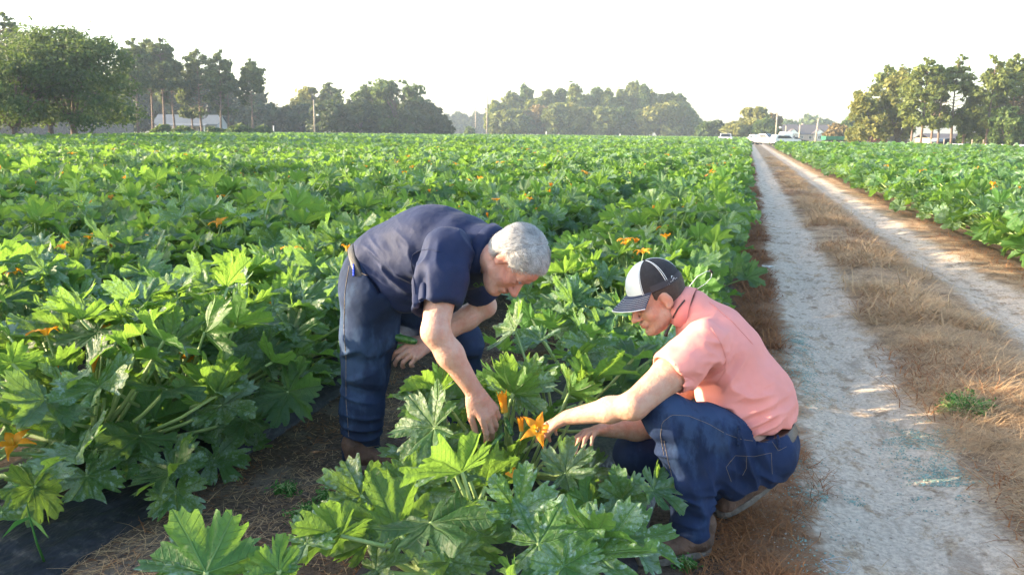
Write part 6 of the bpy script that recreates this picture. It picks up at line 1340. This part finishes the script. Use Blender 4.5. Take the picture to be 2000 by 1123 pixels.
# ------------------------------------------------------------------ dead grass, straw, crumbs, weeds
def blades(name, P, L, wd, up, mat, rs, heading=None, curl=.3, seg=3):
    """tapering bent blades; up 0 lies flat, 1 stands"""
    n_ = len(P); a = rs.rand(n_)*6.28 if heading is None else heading; el = np.clip(up+rs.randn(n_)*.25, -.02, 1.5)
    L = L*rs.uniform(.4, 1.2, n_)*(.55+1.1*np.clip(vnoise(P, .16)+.35, 0, 1)); d = np.stack([np.cos(a)*np.cos(el), np.sin(a)*np.cos(el), np.sin(el)], -1); side = np.stack([-np.sin(a), np.cos(a), np.zeros(n_)], -1)
    bend = np.stack([np.cos(a+rs.randn(n_))*curl, np.sin(a+rs.randn(n_))*curl, -np.abs(rs.randn(n_))*curl*.6], -1)
    vs_ = []
    for k, t in enumerate(np.linspace(0, 1, seg)):
        c = P+d*(L*t)[:, None]+bend*(L*t*t)[:, None]; c[:, 2] = np.maximum(c[:, 2], P[:, 2]-.004)
        w_ = wd*(1-t*.85)*rs.uniform(.8, 1.2, n_); vs_ += [c-side*w_[:, None]/2, c+side*w_[:, None]/2+[0, 0, 0.0]]
    v = np.stack(vs_, 1).reshape(-1, 3); b = np.arange(n_)*seg*2; q = np.concatenate([np.stack([b+2*k, b+2*k+1, b+2*k+3, b+2*k+2], -1) for k in range(seg-1)])
    rn = np.repeat(np.clip(rs.rand(n_)*.7+.3*(vnoise(P, .4)*.5+.5), 0, 1), seg*2)
    return obj(name, mesh_np(name, v, [q], True, [mat], None, None, {'rnd': rn}))
def scatter(n_, x0, x1, y0, y1, rs, dens=None, yexp=1.6):
    y = y0+(y1-y0)*rs.rand(n_)**yexp; x = rs.uniform(x0, x1, n_)
    if dens is not None: k = rs.rand(n_) < dens(x, y); x, y = x[k], y[k]
    return np.stack([x, y, ground_h(x, y)+.003], -1)
rg = np.random.RandomState(77)
wb = lambda x, y: x+.16*fbm(np.stack([x, y], -1), .9, 3)
P = scatter(80000, -.15, .62, 1.6, 26, rg, lambda x, y: np.exp(-((wb(x, y)-.17)/.17)**4)*(.25+.75*sstep(-.2, .3, vnoise(np.stack([x, y], -1), .25))))
o = blades('dead_grass', P, .085, .0042, .6, M['redgrass'], rg, curl=.7); tag(o, 'matted reddish brown dead grass along the edge of the crop row', 'grass', None, 'stuff')
P = scatter(120000, 1.0, 2.05, 2.2, 34, rg, lambda x, y: np.exp(-((wb(x, y)-1.52)/.40)**4)*(.08+.92*sstep(-.15, .35, vnoise(np.stack([x, y], -1), .5)+.3*(y > 3.0)*(y < 9))))
P[:, 2] += .03*np.exp(-((P[:, 0]-1.52)/.3)**2)*rg.rand(len(P))
o = blades('dry_grass', P, .17, .0034, .34, M['straw'], rg, heading=rg.randn(len(P))*.8+np.where(rg.rand(len(P)) < .5, 0.4, 3.4), curl=.5); tag(o, 'tangled dry straw coloured grass between the two wheel tracks', 'grass', None, 'stuff')
P = scatter(60000, .95, 2.1, 7, 60, rg, lambda x, y: np.exp(-((wb(x, y)-1.5)/.36)**4)*(.05+.95*sstep(-.1, .4, vnoise(np.stack([x, y*.6], -1), .7))), 1.3)
o = blades('dry_grass', P, .22, .011, .5, M['straw'], rg, curl=.5); tag(o, 'orange tan tufts of dry grass along the middle of the track farther up', 'grass', None, 'stuff')
P = scatter(30000, -.1, .45, 6, 60, rg, lambda x, y: np.exp(-((wb(x, y)-.2)/.17)**4)*(.1+.9*sstep(-.1, .4, vnoise(np.stack([x, y*.6], -1), .5))), 1.3)
o = blades('dead_grass', P, .13, .010, .6, M['redgrass'], rg, curl=.6); tag(o, 'rusty tufts along the edge of the first crop row farther up', 'grass', None, 'stuff')
P = scatter(45000, .9, 2.1, 2.2, 40, rg, lambda x, y: np.exp(-((wb(x, y)-1.45)/.42)**4)*sstep(-.05, .3, vnoise(np.stack([x, y*.7], -1)+21, .6)), 1.5)
o = blades('dead_grass', P, .12, .0065, .55, M['redgrass'], rg, curl=.6); tag(o, 'rusty red patches of dead grass among the straw between the wheel tracks', 'grass', None, 'stuff')
P = scatter(15000, 2.62, 3.35, 6.5, 45, rg, lambda x, y: .7*np.exp(-((wb(x, y)-3.02)/.25)**4))
o = blades('dead_grass', P, .09, .005, .45, M['redgrass'], rg, curl=.6); tag(o, 'rusty dead grass between the right wheel track and the right crop', 'grass', None, 'stuff')
P = scatter(16000, -2.3, -1.2, 1.4, 9, rg, lambda x, y: .25+.75*sstep(-.1, .5, vnoise(np.stack([x, y], -1), .35)), 1.2)
o = blades('straw_litter', P, .075, .0032, .08, M['straw'], rg, curl=.35); tag(o, 'loose straw and dead stems littering the dark soil between the beds', 'straw', None, 'stuff')
P = scatter(9000, -2.3, -1.2, 1.4, 9, rg, lambda x, y: .2+.8*sstep(0, .5, vnoise(np.stack([x, y], -1)+9, .3)), 1.2)
o = blades('rotting_grass', P, .05, .004, .2, M['redgrass'], rg, curl=.6); tag(o, 'dark rotting grass trampled into the soil between the beds', 'grass', None, 'stuff')
P = scatter(9000, .1, 2.8, 2.0, 14, rg, lambda x, y: .12+.88*sstep(.1, .5, vnoise(np.stack([x, y*.6], -1), .5)), 1.4)
o = blades('straw_litter', P, .09, .003, .03, M['straw'], rg, curl=.25); tag(o, 'thin straws scattered over the sandy wheel tracks', 'straw', None, 'stuff')
# small clods and blue green crumbs
def crumbs(name, P, s, mat, rs):
    n_ = len(P); s = s*rs.uniform(.4, 1.3, n_); base = np.array([(1, 0, 0), (0, 1, 0), (-1, 0, 0), (0, -1, 0), (0, 0, 1), (0, 0, -1)], float)
    v = P[:, None]+(base[None]*(1+.5*rs.randn(n_, 6, 1)*.6)+.25*rs.randn(n_, 6, 3))*s[:, None, None]*[1, 1, .55]
    f_ = np.array([(0, 1, 4), (1, 2, 4), (2, 3, 4), (3, 0, 4), (1, 0, 5), (2, 1, 5), (3, 2, 5), (0, 3, 5)]); t = (np.arange(n_)*6)[:, None, None]+f_[None]
    return obj(name, mesh_np(name, v.reshape(-1, 3), [t.reshape(-1, 3)], False, [mat]))
def patch(cx_, cy, sx, sy, ang, n_, rs):
    a, b = rs.randn(n_)*sx, rs.randn(n_)*sy; x = cx_+a*cos(ang)-b*sin(ang); y = cy+a*sin(ang)+b*cos(ang); k = vnoise(np.stack([x, y], -1), .09) > -.25; x, y = x[k], y[k]; return np.stack([x, y, ground_h(x, y)+.003], -1)
g1 = gnd = None
def gpt(px, py):
    d = (px-1000)/FPX*_r-(py-561.5)/FPX*_u+_f; t = -EYE/d[2]; return V([0, 0, EYE])+t*d
q0, q1 = gpt(1790, 850), gpt(1860, 940); c_ = (q0+q1)/2
P = np.concatenate([patch(gpt(1785, 850)[0], gpt(1785, 850)[1], .085, .16, -.2, 1500, rg), patch(gpt(1830, 930)[0], gpt(1830, 930)[1], .06, .15, -.3, 1300, rg), patch(gpt(1885, 955)[0], gpt(1885, 955)[1], .07, .03, .2, 600, rg),
                    patch(gpt(1560, 665)[0], gpt(1560, 665)[1], .05, .18, 0, 900, rg), patch(gpt(1640, 968)[0], gpt(1640, 968)[1], .08, .05, 0, 500, rg), patch(gpt(1560, 720)[0], gpt(1600, 740)[1], .09, .25, 0, 600, rg), patch(.32, 3.4, .06, .6, 0, 900, rg), patch(.4, 5.5, .08, .7, 0, 700, rg)])
tag(crumbs('blue_green_crumbs', P, .0042, M['crumb'], rg), 'blue green crumbs strewn over the sandy wheel track', 'crumbs', None, 'stuff')
P = scatter(26000, -2.3, 3.2, 1.6, 11, rg, lambda x, y: .3+.7*sstep(-.2, .4, vnoise(np.stack([x, y], -1), .4)), 1.5)
M['clod'] = simple('soil_clods', (.42, .35, .28), .95, .4, 3); M['clod2'] = simple('dark_clods', (.07, .05, .04), .95, .4, 3)
tag(crumbs('soil_clods', P[P[:, 0] > 0][::2], .0045, M['clod'], rg), 'small pale clods scattered on the dirt track', 'soil', None, 'stuff')
tag(crumbs('soil_clods', P[P[:, 0] <= 0], .007, M['clod2'], rg), 'dark clods scattered between the crop beds', 'soil', None, 'stuff')
# weeds
def weed(loc, w_, h_, n_, rs, label, name='weed'):
    root = empty(name, loc); tag(root, label, 'weed', 'green weeds on the ground'); m = MB(); LP = []
    for k in range(n_):
        a = rs.rand()*6.28; r_ = w_*sqrt(rs.rand()); e = V((cos(a)*r_, sin(a)*r_, h_*rs.uniform(.3, 1)*(1-.5*(r_/w_)**2))); m.tube([(0, 0, 0), e*.5+V((0, 0, .02)), e], [.0022, .0016, .001], 4)
        for j in range(14): t = rs.uniform(.3, 1); LP.append(e*t+rs.randn(3)*[.014, .014, .01])
    LP = np.maximum(np.array(LP), [-9, -9, .004]); n2 = len(LP); nr = rs.randn(n2, 3)+[0, 0, 1.4]; nr /= np.linalg.norm(nr, axis=1)[:, None]; a = np.cross(nr, rs.randn(n2, 3)); a /= np.linalg.norm(a, axis=1)[:, None]; b = np.cross(nr, a); s = .0095*rs.uniform(.5, 1.3, n2)[:, None]
    v = np.stack([LP-a*s, LP-b*s*.5, LP+a*s, LP+b*s*.5], 1).reshape(-1, 3); i = np.arange(n2)*4
    obj('leaves', mesh_np('leaves', v, [np.stack([i, i+1, i+2, i+3], -1)], False, [M['weed']], None, None, {'rnd': np.repeat(rs.rand(n2), 4)}), root); m.build('stems', M['stalk'], root, True)
rw = np.random.RandomState(6)
weed(gpt(1885, 812), .16, .15, 150, rw, 'bushy bright green weed growing in the dry grass between the wheel tracks')
weed(gpt(600, 1010), .09, .05, 36, rw, 'low green weed patch in the soil beside the hero zucchini leaves on the left'.replace('hero ', 'front '))
weed(gpt(560, 960), .06, .04, 22, rw, 'sprig of green weed in the shaded soil between the beds')
weed(gpt(640, 975), .06, .05, 20, rw, 'small weed at the left edge of the front zucchini plants')
weed(gpt(1338, 1108), .035, .05, 14, rw, 'tiny green sprout by the boot of the crouching man')
weed(gpt(1690, 518), .03, .05, 12, rw, 'tiny green sprout in the middle strip of the track farther up')
# wire ring and plastic scrap
m = MB(); c_ = gpt(1632, 1108)
for rr, tl, ph in ((.052, .35, 0), (.045, .2, 1.0)): m.tube([c_+V((cos(a)*rr, sin(a)*rr*.9, .012+.010*sin(a*2+ph)+.01*tl)) for a in np.linspace(0, 6.1, 26)], .0012, 5)
m.tube([c_+V((-.05, -.02, .01)), c_+V((-.02, .0, .02)), c_+V((.05, .01, .004))], .001, 4); tag(m.build('wire_loop', M['steel'], None, True), 'thin coiled wire loop lying on the ground at the bottom edge', 'wire')
m = MB(); c_ = gpt(1500, 524); uu = np.linspace(-1, 1, 9); X_, Y_ = np.meshgrid(uu, uu, indexing='ij'); Pp = np.stack([c_[0]+X_*.06+.02*vnoise(np.stack([X_, Y_], -1), .5), c_[1]+Y_*.03, .02+.02*vnoise(np.stack([X_, Y_], -1)+3, .6)], -1).reshape(-1, 3); ii = np.arange(81).reshape(9, 9)
m.add(Pp, np.stack([ii[:-1, :-1], ii[1:, :-1], ii[1:, 1:], ii[:-1, 1:]], -1).reshape(-1, 4)); tag(m.build('plastic_scrap', M['white'], None, True), 'crumpled scrap of white plastic on the reddish grass beside the track', 'litter')
# reed stalk on the film at the lower left
m = MB(); b = gpt(92, 1110); K = [b, at(72, 1060, 2.72), at(58, 1010, 2.78), at(52, 980, 2.85)]; m.tube(K, [.005, .004, .003, .0015], 6)
for A_, B_, C_ in ((K[2], at(30, 1022, 2.75), at(2, 1052, 2.7)), (K[2], at(80, 1030, 2.72), at(96, 1052, 2.68)), (K[3], at(40, 955, 2.9), at(20, 940, 2.95))):
    sd_ = unit(np.cross(B_-A_, _f)); m.add([A_-sd_*.003, A_+sd_*.003, B_-sd_*.008, B_+sd_*.008, C_], [(0, 1, 3, 2)], [(2, 3, 4)])
st_ = m.build('dry_reed', M['weed'], None, True); tag(st_, 'bent reed stem with narrow leaves against the black plastic film', 'reed')
# haze
hzm = NT('haze_air'); hzm.n.remove(hzm.bsdf); pv = hzm.new('VolumePrincipled'); pv.inputs['Color'].default_value = (.70, .84, 1.0, 1); pv.inputs['Density'].default_value = HAZE; pv.inputs['Anisotropy'].default_value = 0.0
hzm.t.links.new(pv.outputs[0], hzm.out.inputs['Volume'])
m = MB(); m.box((0, 250, 19), (1640, 1340, 41)); o = m.build('haze', hzm.m); tag(o, 'thin pale morning haze over the fields', 'haze', None, 'stuff')
